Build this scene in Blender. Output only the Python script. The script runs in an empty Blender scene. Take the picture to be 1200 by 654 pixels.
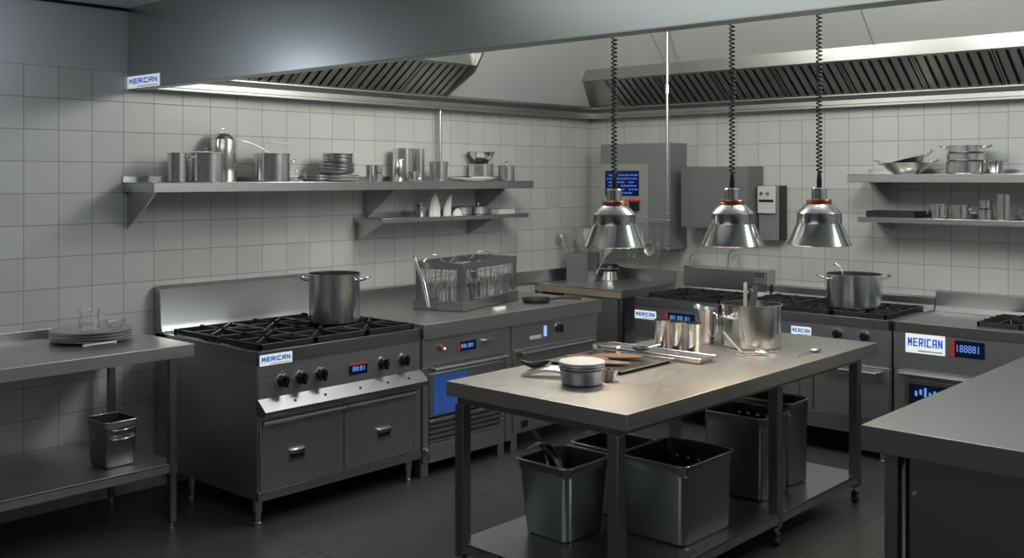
import bpy, bmesh, math, random
from mathutils import Vector, Matrix
random.seed(7)
PI = math.pi
C = bpy.context.scene
COL = C.collection
R = math.radians

# ------------------------------------------------------------------ materials
def mat(name, col, rough=.5, metal=0., emit=None, es=0., streak=0., bump=0., sc=(1, 1, 1), trans=0., ior=1.45, coat=0., aniso=0., var=0., varscale=6.):
    m = bpy.data.materials.new(name); m.use_nodes = True
    nt = m.node_tree; b = nt.nodes['Principled BSDF']
    b.inputs['Base Color'].default_value = (*col, 1)
    b.inputs['Roughness'].default_value = rough
    b.inputs['Metallic'].default_value = metal
    b.inputs['IOR'].default_value = ior
    if aniso: b.inputs['Anisotropic'].default_value = aniso
    if trans: b.inputs['Transmission Weight'].default_value = trans
    if coat: b.inputs['Coat Weight'].default_value = coat
    if emit:
        b.inputs['Emission Color'].default_value = (*emit, 1)
        b.inputs['Emission Strength'].default_value = es
    if streak or bump:
        tc = nt.nodes.new('ShaderNodeTexCoord'); mp = nt.nodes.new('ShaderNodeMapping')
        mp.inputs['Scale'].default_value = sc
        nt.links.new(tc.outputs['Object'], mp.inputs['Vector'])
        n = nt.nodes.new('ShaderNodeTexNoise'); n.inputs['Scale'].default_value = 8; n.inputs['Detail'].default_value = 5
        nt.links.new(mp.outputs['Vector'], n.inputs['Vector'])
        mr = nt.nodes.new('ShaderNodeMapRange')
        mr.inputs['From Min'].default_value = .3; mr.inputs['From Max'].default_value = .7
        mr.inputs['To Min'].default_value = max(.03, rough - streak); mr.inputs['To Max'].default_value = rough + streak
        nt.links.new(n.outputs['Fac'], mr.inputs['Value'])
        nt.links.new(mr.outputs['Result'], b.inputs['Roughness'])
        if bump:
            bp = nt.nodes.new('ShaderNodeBump'); bp.inputs['Strength'].default_value = bump; bp.inputs['Distance'].default_value = .002
            nt.links.new(n.outputs['Fac'], bp.inputs['Height']); nt.links.new(bp.outputs['Normal'], b.inputs['Normal'])
    if var:
        tc = nt.nodes.new('ShaderNodeTexCoord')
        n = nt.nodes.new('ShaderNodeTexNoise'); n.inputs['Scale'].default_value = varscale; n.inputs['Detail'].default_value = 6
        nt.links.new(tc.outputs['Object'], n.inputs['Vector'])
        mx = nt.nodes.new('ShaderNodeMix'); mx.data_type = 'RGBA'
        mx.inputs[6].default_value = (*[c * (1 - var) for c in col], 1); mx.inputs[7].default_value = (*[min(1, c * (1 + var)) for c in col], 1)
        nt.links.new(n.outputs['Fac'], mx.inputs[0]); nt.links.new(mx.outputs[2], b.inputs['Base Color'])
    return m

STEEL = mat('brushed_steel', (.53, .54, .53), .31, 1)
STEELH = mat('brushed_steel_upright', (.62, .63, .62), .2, 1)
STEELD = mat('dull_steel', (.53, .54, .535), .42, 1)
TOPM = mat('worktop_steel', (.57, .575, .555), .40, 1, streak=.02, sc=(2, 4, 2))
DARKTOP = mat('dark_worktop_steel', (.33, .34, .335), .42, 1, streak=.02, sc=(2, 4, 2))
CENTM = mat('scratched_worktop_steel', (.56, .545, .51), .42, 1, streak=.05, sc=(8, 2, 2))
POT = mat('polished_pot_steel', (.74, .73, .71), .2, 1)
LAMPM = mat('lamp_steel', (.46, .46, .45), .17, 1, streak=.02, sc=(1, 1, 20))
CHROME = mat('chrome', (.75, .75, .74), .12, 1)
LEGM = mat('table_leg_steel', (.30, .31, .315), .38, 1)
FASC = mat('hood_fascia_steel', (.62, .63, .61), .34, 1)
HOODI = mat('hood_inner_steel', (.50, .50, .48), .36, 1)
GUT = mat('gutter_steel', (.36, .36, .35), .42, 1)
LINER = mat('hood_liner_satin', (.74, .75, .73), .42, .55)
FILT = mat('filter_steel', (.38, .38, .365), .36, 1)
BLACK = mat('black_gap', (.008, .008, .008), .7)
IRON = mat('cast_iron', (.018, .018, .019), .48, 0, var=.4)
PLAST = mat('black_plastic', (.014, .014, .016), .3)
CORDM = mat('black_cord', (.008, .008, .009), .75)
WELL = mat('sooty_well', (.05, .05, .05), .45, .8)
RUBBER = mat('rubber', (.02, .02, .02), .7)
BIN = mat('dark_steel_container', (.31, .32, .325), .32, 1)
WHITE = mat('white_enamel', (.9, .9, .88), .3)
CLOTH = mat('white_linen', (.78, .77, .73), .85, var=.06)
CREAM = mat('pale_ceramic', (.6, .6, .57), .25)
GREYP = mat('grey_plate', (.42, .43, .42), .22, .6)
BLUE = mat('lettering_blue_added_glow', (.01, .15, .5), .5, emit=(.0, .12, .5), es=.45)  # emission added so the lettering stays vivid on the glowing plates
LOGOW = mat('plate_white_added_glow', (.9, .92, .95), .45, emit=(.9, .95, 1), es=.45)  # glow added to the plates so they stay bright in dim areas
GREYT = mat('logo_grey', (.4, .42, .45), .5)
DISP = mat('display_glass', (.006, .012, .045), .15, emit=(.01, .03, .16), es=.05)
DIGIT = mat('display_digits', (.15, .25, .5), .4, emit=(.2, .4, 1), es=.5)
REDL = mat('red_indicator', (.5, .03, .02), .4, emit=(1, .06, .04), es=.12)
WHLAMP = mat('white_indicator', (.8, .8, .8), .4, emit=(.8, .85, 1), es=.8)
BLUELED = mat('blue_indicator', (.2, .3, .8), .4, emit=(.25, .4, 1), es=1.1)
OVENW = mat('blue_lit_oven_glass', (.03, .07, .22), .12, emit=(.035, .11, .42), es=.33)
COPPER = mat('copper_ring', (.50, .21, .13), .28, 1)
BULB = mat('warm_bulb', (1, .8, .6), .4, emit=(1, .62, .32), es=6)
BREAD = mat('brown_crust', (.17, .118, .082), .6, var=.4, varscale=14)
TAN = mat('tan_edge', (.34, .29, .22), .45, var=.15)
GREYB = mat('grey_painted_cabinet', (.19, .20, .20), .42, .25)
GREYL = mat('light_grey_cabinet', (.23, .24, .235), .45, .2)
GREYF = mat('screen_surround', (.36, .37, .36), .45, .2)
GLASS = mat('clear_glass', (1, 1, 1), .02, trans=1., ior=1.45)
LATEXW = mat('painted_plaster', (.52, .53, .53), .7, var=.04)
CEIL = mat('ceiling_paint', (.52, .54, .55), .7, var=.04)

def tile_mat(name, axis, off, pw, ph, col, grout, rough=.32):
    """square wall tiles in world space: axis = horizontal axis index"""
    m = bpy.data.materials.new(name); m.use_nodes = True
    nt = m.node_tree; b = nt.nodes['Principled BSDF']; L = nt.links.new
    g = nt.nodes.new('ShaderNodeNewGeometry'); sp = nt.nodes.new('ShaderNodeSeparateXYZ')
    L(g.outputs['Position'], sp.inputs[0])
    def M(op, a, bb=None, **k):
        n = nt.nodes.new('ShaderNodeMath'); n.operation = op
        for i, v in enumerate((a, bb)):
            if v is None: continue
            if isinstance(v, (int, float)): n.inputs[i].default_value = v
            else: L(v, n.inputs[i])
        return n.outputs[0]
    h = M('DIVIDE', M('SUBTRACT', sp.outputs[axis], off[0]), pw)
    v = M('DIVIDE', M('SUBTRACT', sp.outputs[1 if axis == 0 and off[2] else 2], off[1]), ph)
    fh = M('ABSOLUTE', M('SUBTRACT', M('FRACT', h), .5)); fv = M('ABSOLUTE', M('SUBTRACT', M('FRACT', v), .5))
    gw = off[3]
    line = M('MAXIMUM', M('GREATER_THAN', fh, .5 - gw / pw), M('GREATER_THAN', fv, .5 - gw / ph))
    cmb = nt.nodes.new('ShaderNodeCombineXYZ'); L(M('FLOOR', h), cmb.inputs[0]); L(M('FLOOR', v), cmb.inputs[1])
    wn = nt.nodes.new('ShaderNodeTexWhiteNoise'); wn.noise_dimensions = '2D'; L(cmb.outputs[0], wn.inputs['Vector'])
    ns = nt.nodes.new('ShaderNodeTexNoise'); ns.inputs['Scale'].default_value = 3; ns.inputs['Detail'].default_value = 5
    L(g.outputs['Position'], ns.inputs['Vector'])
    k = M('ADD', M('MULTIPLY', wn.outputs['Value'], .10), M('ADD', .84, M('MULTIPLY', ns.outputs['Fac'], .2)))
    vm = nt.nodes.new('ShaderNodeVectorMath'); vm.operation = 'SCALE'; vm.inputs[0].default_value = col; L(k, vm.inputs['Scale'])
    mx = nt.nodes.new('ShaderNodeMix'); mx.data_type = 'RGBA'; L(line, mx.inputs[0]); L(vm.outputs[0], mx.inputs[6]); mx.inputs[7].default_value = (*grout, 1)
    L(mx.outputs[2], b.inputs['Base Color'])
    L(M('ADD', rough, M('MULTIPLY', line, .4)), b.inputs['Roughness'])
    bp = nt.nodes.new('ShaderNodeBump'); bp.inputs['Strength'].default_value = .35; bp.inputs['Distance'].default_value = .002; bp.invert = True
    L(line, bp.inputs['Height']); L(bp.outputs['Normal'], b.inputs['Normal'])
    return m
TILEC = (.53, .54, .515)
TILE_L = tile_mat('wall_tiles_left', 1, (-4.834, .002, 0, .0022), .184, .1703, TILEC, (.27, .275, .27))
TILE_B = tile_mat('wall_tiles_back', 0, (2.34, .002, 0, .0022), .180, .1703, TILEC, (.27, .275, .27))
FLOOR = tile_mat('dark_floor_tiles', 0, (.3, .1, 1, .003), .60, .60, (.058, .059, .056), (.034, .034, .033), .36)

# ------------------------------------------------------------------ mesh builder
class MB:
    def __init__(s): s.bm = bmesh.new(); s.kinds = set()
    def box(s, x0, x1, y0, y1, z0, z1, bev=.003, seg=2, M=None):
        s.kinds.add('box')
        r = bmesh.ops.create_cube(s.bm, size=1); vs = r['verts']
        for v in vs: v.co = Vector(((x0 + x1) / 2 + v.co.x * (x1 - x0), (y0 + y1) / 2 + v.co.y * (y1 - y0), (z0 + z1) / 2 + v.co.z * (z1 - z0)))
        if M is not None:
            for v in vs: v.co = M @ v.co
        if bev > 0:
            bev = min(bev, .45 * min(abs(x1 - x0), abs(y1 - y0), abs(z1 - z0)))
            es = list({e for v in vs for e in v.link_edges})
            bmesh.ops.bevel(s.bm, geom=es, offset=bev, segments=seg, affect='EDGES', profile=.5)
        return s
    def prism(s, pts, f, a, b):
        """pts: 2D polygon; f(p,q,t)->3D with t=a..b"""
        A = [s.bm.verts.new(f(p, q, a)) for p, q in pts]; B = [s.bm.verts.new(f(p, q, b)) for p, q in pts]
        n = len(pts)
        s.bm.faces.new(A); s.bm.faces.new(B[::-1])
        for i in range(n): s.bm.faces.new((A[i], B[i], B[(i + 1) % n], A[(i + 1) % n]))
        return s
    def lathe(s, prof, seg=40, c=(0, 0, 0), sx=1., sy=1.):
        s.kinds.add('lathe'); seg = max(seg, 20); rings = []
        for r, z in prof:
            if r < 1e-6: rings.append([s.bm.verts.new((c[0], c[1], c[2] + z))])
            else: rings.append([s.bm.verts.new((c[0] + sx * r * math.cos(2 * PI * k / seg), c[1] + sy * r * math.sin(2 * PI * k / seg), c[2] + z)) for k in range(seg)])
        for a, b in zip(rings, rings[1:]):
            if len(a) == 1 and len(b) == 1: continue
            for k in range(seg):
                k2 = (k + 1) % seg
                if len(a) == 1: s.bm.faces.new((a[0], b[k], b[k2]))
                elif len(b) == 1: s.bm.faces.new((a[k], b[0], a[k2]))
                else: s.bm.faces.new((a[k], b[k], b[k2], a[k2]))
        return s
    def tube(s, path, r, seg=8, closed=False, cap=True, flat=1.):
        s.kinds.add('tube')
        P = [Vector(p) for p in path]; n = len(P); rings = []
        T0 = (P[1] - P[0]).normalized()
        up = Vector((0, 0, 1)) if abs(T0.z) < .9 else Vector((1, 0, 0))
        N = T0.cross(up).normalized()
        for i in range(n):
            if closed: T = (P[(i + 1) % n] - P[i - 1]).normalized()
            else: T = (P[min(i + 1, n - 1)] - P[max(i - 1, 0)]).normalized()
            N = (N - T * N.dot(T)).normalized(); B = T.cross(N)
            rr = r[i] if isinstance(r, (list, tuple)) else r
            rings.append([s.bm.verts.new(P[i] + N * rr * math.cos(2 * PI * k / seg) + B * rr * flat * math.sin(2 * PI * k / seg)) for k in range(seg)])
        m = n if closed else n - 1
        for i in range(m):
            a, b = rings[i], rings[(i + 1) % n]
            for k in range(seg): s.bm.faces.new((a[k], a[(k + 1) % seg], b[(k + 1) % seg], b[k]))
        if cap and not closed: s.bm.faces.new(rings[0][::-1]); s.bm.faces.new(rings[-1])
        return s
    def cyl(s, p0, p1, r, r2=None, seg=20): return s.tube([p0, p1], [r, r if r2 is None else r2], seg)
    def ball(s, c, r, sx=1, sy=1, sz=1, seg=16):
        rr = bmesh.ops.create_uvsphere(s.bm, u_segments=seg, v_segments=seg // 2, radius=1)
        for v in rr['verts']: v.co = Vector((c[0] + v.co.x * r * sx, c[1] + v.co.y * r * sy, c[2] + v.co.z * r * sz))
        return s
    def quad(s, *pts): s.bm.faces.new([s.bm.verts.new(p) for p in pts]); return s
    def xf(s, M):
        for v in s.bm.verts: v.co = M @ v.co
        return s
    def build(s, name, m, parent=None, loc=None, rot=None, smooth=None):
        if smooth is None: smooth = 20 if 'box' in s.kinds else (35 if 'lathe' in s.kinds or 'tube' not in s.kinds else 75)
        bmesh.ops.recalc_face_normals(s.bm, faces=s.bm.faces)
        me = bpy.data.meshes.new(name); s.bm.to_mesh(me); s.bm.free()
        me.materials.append(m)
        me.polygons.foreach_set('use_smooth', [True] * len(me.polygons))
        me.set_sharp_from_angle(angle=R(smooth))
        o = bpy.data.objects.new(name, me); COL.objects.link(o)
        if parent: o.parent = parent
        if loc: o.location = loc
        if rot: o.rotation_euler = rot
        return o

def tag(o, label=None, cat=None, group=None, kind=None):
    if label: o['label'] = label
    if cat: o['category'] = cat
    if group: o['group'] = group
    if kind: o['kind'] = kind
    return o
def thing(name, label, cat, loc=(0, 0, 0), rz=0, group=None, rx=0, ry=0):
    o = bpy.data.objects.new(name, None); COL.objects.link(o); o.empty_display_size = .05
    o.location = loc; o.rotation_euler = (rx, ry, rz)
    return tag(o, label, cat, group)
def copy_tree(o, parent=None):
    c = o.copy(); COL.objects.link(c)
    if parent: c.parent = parent
    for ch in list(o.children): copy_tree(ch, c)
    return c
def struct(mb, name, m, kind='structure'):
    o = mb.build(name, m); o['kind'] = kind; return o
def arc(c, r, a0, a1, n, f):
    return [f(c[0] + r * math.cos(a0 + (a1 - a0) * i / n), c[1] + r * math.sin(a0 + (a1 - a0) * i / n)) for i in range(n + 1)]

def text_mesh(name, txt, size, m, parent, loc, rot, width, bold=.012, ext=.0006):
    cu = bpy.data.curves.new(name, 'FONT'); cu.body = txt; cu.size = 1; cu.extrude = ext / size; cu.offset = bold
    cu.align_x = 'CENTER'; cu.align_y = 'CENTER'
    tmp = bpy.data.objects.new(name, cu); COL.objects.link(tmp)
    dg = bpy.context.evaluated_depsgraph_get()
    me = bpy.data.meshes.new_from_object(tmp.evaluated_get(dg)); bpy.data.objects.remove(tmp)
    me.materials.clear(); me.materials.append(m)
    xs = [v.co.x for v in me.vertices]; x0, x1 = min(xs), max(xs); k = width / (x1 - x0)
    for v in me.vertices: v.co = ((v.co.x - (x0 + x1) / 2) * k, v.co.y * size, v.co.z * size)
    o = bpy.data.objects.new(name, me); COL.objects.link(o); o.parent = parent; o.location = loc; o.rotation_euler = rot
    return o

STROKES = {
 'M': [((0, 0), (0, 1)), ((0, 1), (.5, .35)), ((.5, .35), (1, 1)), ((1, 1), (1, 0))],
 'E': [((0, 0), (0, 1)), ((0, 1), (1, 1)), ((0, .5), (.9, .5)), ((0, 0), (1, 0))],
 'R': [((0, 0), (0, 1)), ((0, 1), (1, 1)), ((1, 1), (1, .45)), ((1, .45), (0, .45)), ((.45, .45), (1, 0))],
 'I': [((0, 0), (0, 1))],
 'C': [((1, 1), (0, 1)), ((0, 1), (0, 0)), ((0, 0), (1, 0))],
 'A': [((0, 0), (0, .8)), ((0, .8), (.25, 1)), ((.25, 1), (1, 1)), ((1, 1), (1, 0)), ((0, .42), (1, .42))],
 'N': [((0, 0), (0, 1)), ((0, 1), (1, 0)), ((1, 0), (1, 1))]}
def stroke_text(name, txt, w, h, m, parent, loc, rot):
    """blocky lettering built from strokes, w x h, centred, facing local +z"""
    b = MB(); t = min(w * .040, h * .25); gap = w * .030
    n_w = sum(0 if c == 'I' else 1 for c in txt)
    cw = (w - gap * (len(txt) - 1) - t * len(txt)) / n_w
    x = -w / 2; b.kinds.add('box')
    for c in txt:
        gw = 0 if c == 'I' else cw
        for (ax, ay), (bx_, by) in STROKES[c]:
            p = Vector((x + t / 2 + ax * gw, -h / 2 + t / 2 + ay * (h - t), 0)); q = Vector((x + t / 2 + bx_ * gw, -h / 2 + t / 2 + by * (h - t), 0))
            d = (q - p).normalized(); nn = Vector((-d.y, d.x, 0)) * t * .5; e = d * t * (.5 if abs(d.x) < .01 or abs(d.y) < .01 else .25)
            P = [p - e - nn, q + e - nn, q + e + nn, p - e + nn]
            A = [b.bm.verts.new(v) for v in P]; B = [b.bm.verts.new(v + Vector((0, 0, .0008))) for v in P]
            b.bm.faces.new(A[::-1]); b.bm.faces.new(B)
            for i in range(4): b.bm.faces.new((A[i], A[(i + 1) % 4], B[(i + 1) % 4], B[i]))
        x += gw + t + gap
    return b.build(name, m, parent, loc, rot)

ROTX = (R(90), 0, R(90))       # faces +x
ROTY = (R(90), 0, 0)           # faces -y
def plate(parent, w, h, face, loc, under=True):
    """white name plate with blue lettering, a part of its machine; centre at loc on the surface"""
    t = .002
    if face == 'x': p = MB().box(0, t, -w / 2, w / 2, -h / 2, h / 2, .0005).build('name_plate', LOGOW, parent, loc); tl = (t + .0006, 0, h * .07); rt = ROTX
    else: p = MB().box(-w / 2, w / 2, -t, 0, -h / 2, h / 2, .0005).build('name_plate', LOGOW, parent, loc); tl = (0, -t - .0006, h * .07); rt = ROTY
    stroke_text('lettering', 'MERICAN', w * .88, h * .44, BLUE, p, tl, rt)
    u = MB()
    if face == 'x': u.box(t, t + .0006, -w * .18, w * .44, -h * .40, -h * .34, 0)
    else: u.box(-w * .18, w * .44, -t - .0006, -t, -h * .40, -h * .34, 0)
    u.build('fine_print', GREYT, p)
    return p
def display(parent, w, h, face, loc, txt, red='top'):
    t = .004
    if face == 'x':
        p = MB().box(0, t, -w / 2, w / 2, -h / 2, h / 2, .001).build('display', DISP, parent, loc); rt = ROTX; tl = (t + .0006, 0, 0)
        rb = (lambda u: u.box(t, t + .001, -w / 2, w / 2, h * .36, h / 2, 0)) if red == 'top' else (lambda u: u.box(t, t + .001, -w / 2, -w * .4, -h / 2, h / 2, 0))
    else:
        p = MB().box(-w / 2, w / 2, -t, 0, -h / 2, h / 2, .001).build('display', DISP, parent, loc); rt = ROTY; tl = (0, -t - .0006, 0)
        rb = (lambda u: u.box(-w / 2, w / 2, -t - .001, -t, h * .36, h / 2, 0)) if red == 'top' else (lambda u: u.box(-w / 2, -w * .4, -t - .001, -t, -h / 2, h / 2, 0))
    text_mesh('digits', txt, h * .62, DIGIT, p, tl, rt, w * .66, bold=.0)
    if red:
        u = MB(); rb(u); u.build('red_bar', REDL, p)
    return p
def knob(parent, face, loc, r=.034):
    b = MB()
    b.lathe([(0, 0), (r, 0), (r, .006), (r * .86, .010), (r * .80, .030), (r * .74, .034), (0, .034)], 28)
    k = MB(); k.box(-r * .22, r * .22, -r * .92, r * .92, .030, .048, .003)
    rt = (R(90), 0, R(90)) if face == 'x' else (R(90), 0, 0)
    o = b.build('knob', PLAST, parent, loc, rt); k.build('grip', PLAST, o)
    MB().lathe([(r, 0), (r * 1.12, 0), (r * 1.12, .004), (r, .005)], 28).build('bezel', CHROME, o)
    MB().box(-.004, .004, r * 1.08, r * 1.45, 0, .003, .001).build('pointer_mark', CHROME, o)
    return o

def grate(parent, x0, x1, y0, y1, z, nx, ny, name='grate'):
    """cast iron pan support with nx*ny burners in local coordinates; top at z"""
    g = MB(); t = .016; h = .028
    for (a, b, c, d) in ((x0, x1, y0, y0 + t), (x0, x1, y1 - t, y1), (x0, x0 + t, y0, y1), (x1 - t, x1, y0, y1)):
        g.box(a, b, c, d, z - h, z, .002, 1)
    dx, dy = (x1 - x0) / nx, (y1 - y0) / ny
    for i in range(1, nx): g.box(x0 + i * dx - t / 2, x0 + i * dx + t / 2, y0, y1, z - h, z, .002, 1)
    for j in range(1, ny): g.box(x0, x1, y0 + j * dy - t / 2, y0 + j * dy + t / 2, z - h, z, .002, 1)
    for i in range(nx):
        for j in range(ny):
            cx, cy = x0 + (i + .5) * dx, y0 + (j + .5) * dy
            for k in range(8):
                a = k * PI / 4
                L = min(dx, dy) / 2 if k % 2 == 0 else min(dx, dy) / 2 * 1.36
                if k % 2 == 0: L = dx / 2 if k in (0, 4) else dy / 2
                M = Matrix.Translation((cx, cy, 0)) @ Matrix.Rotation(a, 4, 'Z')
                g.box(.035, L - .004, -t / 2, t / 2, z - h, z + .004, .002, 1, M)
    for sx in (x0 + t / 2, x1 - t / 2):
        for sy in (y0 + t / 2, y1 - t / 2): g.box(sx - .006, sx + .006, sy - .006, sy + .006, z - .05, z - h, 0)
    o = g.build(name, IRON, parent)
    MB().box(x0 + .004, x1 - .004, y0 + .004, y1 - .004, z - .056, z - .0525, 0).build('burner_well', WELL, parent)
    for i in range(nx):
        for j in range(ny):
            b = MB(); b.lathe([(0, 0), (.055, 0), (.055, .01), (.04, .016), (.038, .024), (0, .026)], 24, (x0 + (i + .5) * dx, y0 + (j + .5) * dy, z - .052))
            b.build('burner', IRON, parent)
    return o

# ------------------------------------------------------------------ room
struct(MB().box(-.1, 7.1, -9.1, .1, -.1, 0, 0), 'floor', FLOOR)
struct(MB().box(-.1, 0, -9.1, .1, 0, 2.387, 0), 'wall_left', TILE_L)
struct(MB().box(-.1, 0, -9.1, .1, 2.387, 3.3, 0), 'wall_left_upper', LATEXW)
struct(MB().box(0, 7.1, 0, .1, 0, 3.3, 0), 'wall_back', TILE_B)
struct(MB().box(7.0, 7.1, -9.1, 0, 0, 3.3, 0), 'wall_right', LATEXW)
struct(MB().box(0, 7.0, -9.1, -9.0, 0, 3.3, 0), 'wall_front', LATEXW)
struct(MB().box(0, 7.0, -9.0, -4.26, 2.745, 2.85, 0), 'ceiling', CEIL)
struct(MB().box(0, 7.0, -4.26, 0, 3.15, 3.3, 0), 'ceiling_back', CEIL)
struct(MB().box(0, .012, -9.0, -4.262, 2.728, 2.745, 0), 'painted_shadow_line', BLACK)  # black strip stands in for the shaded gap between wall and ceiling

# ------------------------------------------------------------------ extraction hood
hood = thing('extraction_hood', 'huge brushed steel extraction hood over the whole cooking area, dark front panel and slatted filters', 'hood', (0, 0, 2.29))
HZ = -2.29
MB().box(.002, 6.99, -4.258, -4.235, 0, .455, .002).build('fascia', FASC, hood)
MB().box(.002, 6.99, -4.258, -4.178, -.004, .004, .002).box(.002, 6.99, -4.185, -4.178, 0, .03, .001).build('bottom_flange', HOODI, hood)
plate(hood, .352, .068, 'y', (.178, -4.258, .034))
# gutters along the walls
g = MB().prism([(0.002, .0), (.13, .0), (.13, .012), (.10, .02), (.10, .05), (.13, .08), (.13, .098), (.002, .098)], lambda p, q, t: (p, t, q), -4.178, -.002)
g.build('gutter', GUT, hood)
g = MB().prism([(0.002, .0), (.13, .0), (.13, .012), (.10, .02), (.10, .05), (.13, .08), (.13, .098), (.002, .098)], lambda p, q, t: (t, -p, q), .003, 6.99)
g.build('gutter', GUT, hood)
# left and back inclined banks: thin folded sheet  (a = distance from wall, z)
A0, Z0, A1, Z1 = .12, .085, .412, .297
SH = [(A0, Z0), (A1, Z1), (A1, Z1 + .02), (A0, Z0 + .02)]
def sheet(pts, th=.006):
    q = []
    up = [(p[0] - 0, p[1] + th) for p in pts][::-1]
    return pts + up
lf = lambda p, q, t: (p, t, q)
bf = lambda p, q, t: (t, -p, q)
MB().prism([(.10, .10), (.60, .845), (.594, .85), (.094, .105)], lf, -1.86, -.004).build('side_panel', LINER, hood)
MB().prism(SH, bf, .02, .44).build('plain_panel', HOODI, hood)
MB().prism([(.10, .09), (.13, .085), (A1 + .0, Z1 - .05), (.66, .62), (.66, .845), (.585, .845), (.09, .10)], lf, -1.88, -1.862).build('end_fin', HOODI, hood)
def filter_bank(a, b, f, n_mod):
    """a..b along the wall split in modules; each module a frame with dark slots between raised slats"""
    L = (b - a) / n_mod
    for k in range(n_mod):
        s0 = a + k * L; s1 = s0 + L - .006
        e = MB()
        def fr(u0, u1, t0, t1, d0, d1, mb):
            # u along slope 0..1, t along wall, d = offset below slope plane
            dx, dz = A1 - A0, Z1 - Z0; ln = math.hypot(dx, dz); nx, nz = dz / ln, -dx / ln
            P = lambda u, d: (A0 + dx * u + nx * d, Z0 + dz * u + nz * d)
            mb.prism([P(u0, d0), P(u1, d0), P(u1, d1), P(u0, d1)], f, t0, t1)
        back = MB(); fr(.0, 1., s0, s1, -.02, -.012, back)
        fr(0, .05, s0, s1, -.012, .004, e); fr(.95, 1, s0, s1, -.012, .004, e)
        fr(0.05, .95, s0, s0 + .012, -.012, .004, e); fr(0.05, .95, s1 - .012, s1, -.012, .004, e)
        o = e.build('filter', FILT, hood)
        back.build('filter_recess', BLACK, o)
        sl = MB(); n = max(2, round((L - .03) / .067)); w = (L - .036) / n
        for i in range(n):
            t0 = s0 + .015 + i * w + .010; t1 = t0 + w - .022
            fr(.05, .95, t0, t1, -.008, .002, sl)
        sl.build('filter_slats', FILT, o)
filter_bank(-4.16, -1.88, lf, 5)
filter_bank(.45, 5.95, bf, 11)
# trim band above the filters and the bright inclined liner
TR = [(A1, Z1), (A1 + .012, Z1 - .002), (A1 + .022, Z1 + .085), (A1 + .012, Z1 + .088)]
MB().prism(TR, lf, -4.17, -1.882).build('trim_band', HOODI, hood)
MB().prism(TR, bf, .02, 6.99).build('trim_band', HOODI, hood)
a0, z0, a1, z1 = A1 + .012, Z1 + .08, A1 + .48, Z1 + .56
ln = MB()
ln.prism([(a0, z0), (a1, z1), (a1, z1 + .006), (a0, z0 + .006)], lf, -4.17, -1.882).build('liner', LINER, hood)
ln = MB(); ln.prism([(a0, z0), (a1, z1), (a1, z1 + .006), (a0, z0 + .006)], bf, .02, 6.99).build('liner', LINER, hood)
for t in (1.064, 2.709, 4.3):
    d = .0015
    sm = MB(); sm.prism([(a0 + .01, z0 + .01 - .012), (a1, z1 - .002), (a1, z1 - .0035), (a0 + .01, z0 + .01 - .0135)], bf, t, t + .004)
    sm.build('liner_seam', FILT, hood)

# support pipes
def pipe(x, y, z0, z1, r, label, collar=None):
    t = thing('support_pipe', label, 'pipe', (x, y, z0))
    MB().cyl((0, 0, 0), (0, 0, z1 - z0), r).build('tube', STEEL, t)
    if collar:
        MB().cyl((0, 0, collar - z0 - .02), (0, 0, collar - z0 + .05), r * 1.5).build('collar', CHROME, t)
    MB().lathe([(0, 0), (r * 2, 0), (r * 2, .006), (r, .008)], 20).build('foot_flange', STEEL, t)
    return t
pipe(.06, -1.87, 1.763, 2.292, .013, 'thin steel pipe rising from the long left shelf to the hood rim')
pipe(1.226, -.65, 1.52, 2.905, .012, 'tall slim steel pipe hanging from the back hood beside the tall wall cabinet', 2.43)

# ------------------------------------------------------------------ shelves
def shelf(name, label, loc, L, D, th, face, br, cat='shelf', brh=.2):
    """loc = wall corner (start) ; face 'x' runs along +y from left wall, 'y' runs along +x from back wall"""
    t = thing(name, label, cat, loc)
    f = (lambda a, d: (d, a)) if face == 'x' else (lambda a, d: (a, -d))
    def bx(mb, a0, a1, d0, d1, z0, z1, bev=.002):
        (xa, ya), (xb, yb) = f(a0, d0), f(a1, d1)
        return mb.box(min(xa, xb), max(xa, xb), min(ya, yb), max(ya, yb), z0, z1, bev)
    m = MB(); bx(m, 0, L, .003, D, -.006, 0); bx(m, 0, L, D - .004, D, -th, 0); bx(m, 0, L, .003, .008, -.006, .035)
    bx(m, 0, .004, .003, D, -th, 0); bx(m, L - .004, L, .003, D, -th, 0)
    m.build('shelf_board', STEEL, t)
    for a in br:
        b = MB()
        pts = [(.003, -th * .3), (D * .88, -th * .3), (D * .88, -th - .01), (.02, -th - brh), (.003, -th - brh)]
        b.prism(pts, (lambda p, q, s: (p, s, q)) if face == 'x' else (lambda p, q, s: (s, -p, q)), a, a + .004)
        (xa, ya), (xb, yb) = f(a - .0, .003), f(a + .03, .007)
        b.box(min(xa, xb), max(xa, xb), min(ya, yb), max(ya, yb), -th - brh - .01, -th * .3, .001)
        b.build('bracket', STEEL, t)
    return t
shelf('wall_shelf', 'long steel wall shelf on the left wall holding pots and plates', (0, -4.29, 1.763), 3.13, .35, .055, 'x', (.03, 1.75, 2.85))
shelf('wall_shelf', 'short steel wall shelf on the left wall below the long one, with napkins', (0, -2.63, 1.515), 1.47, .30, .03, 'x', (.02, 1.1), brh=.12)
shelf('wall_shelf', 'upper steel shelf on the back wall at right with oval pans and steamers', (2.49, 0, 1.812), 1.9, .35, .055, 'y', (.16, 1.6), brh=.14)
shelf('wall_shelf', 'lower steel shelf on the back wall at right with trays and small pots', (2.54, 0, 1.520), 1.85, .30, .035, 'y', (.12, 1.5), brh=.06)
ZL, ZS, ZU, ZB = 1.763, 1.515, 1.812, 1.520

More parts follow.
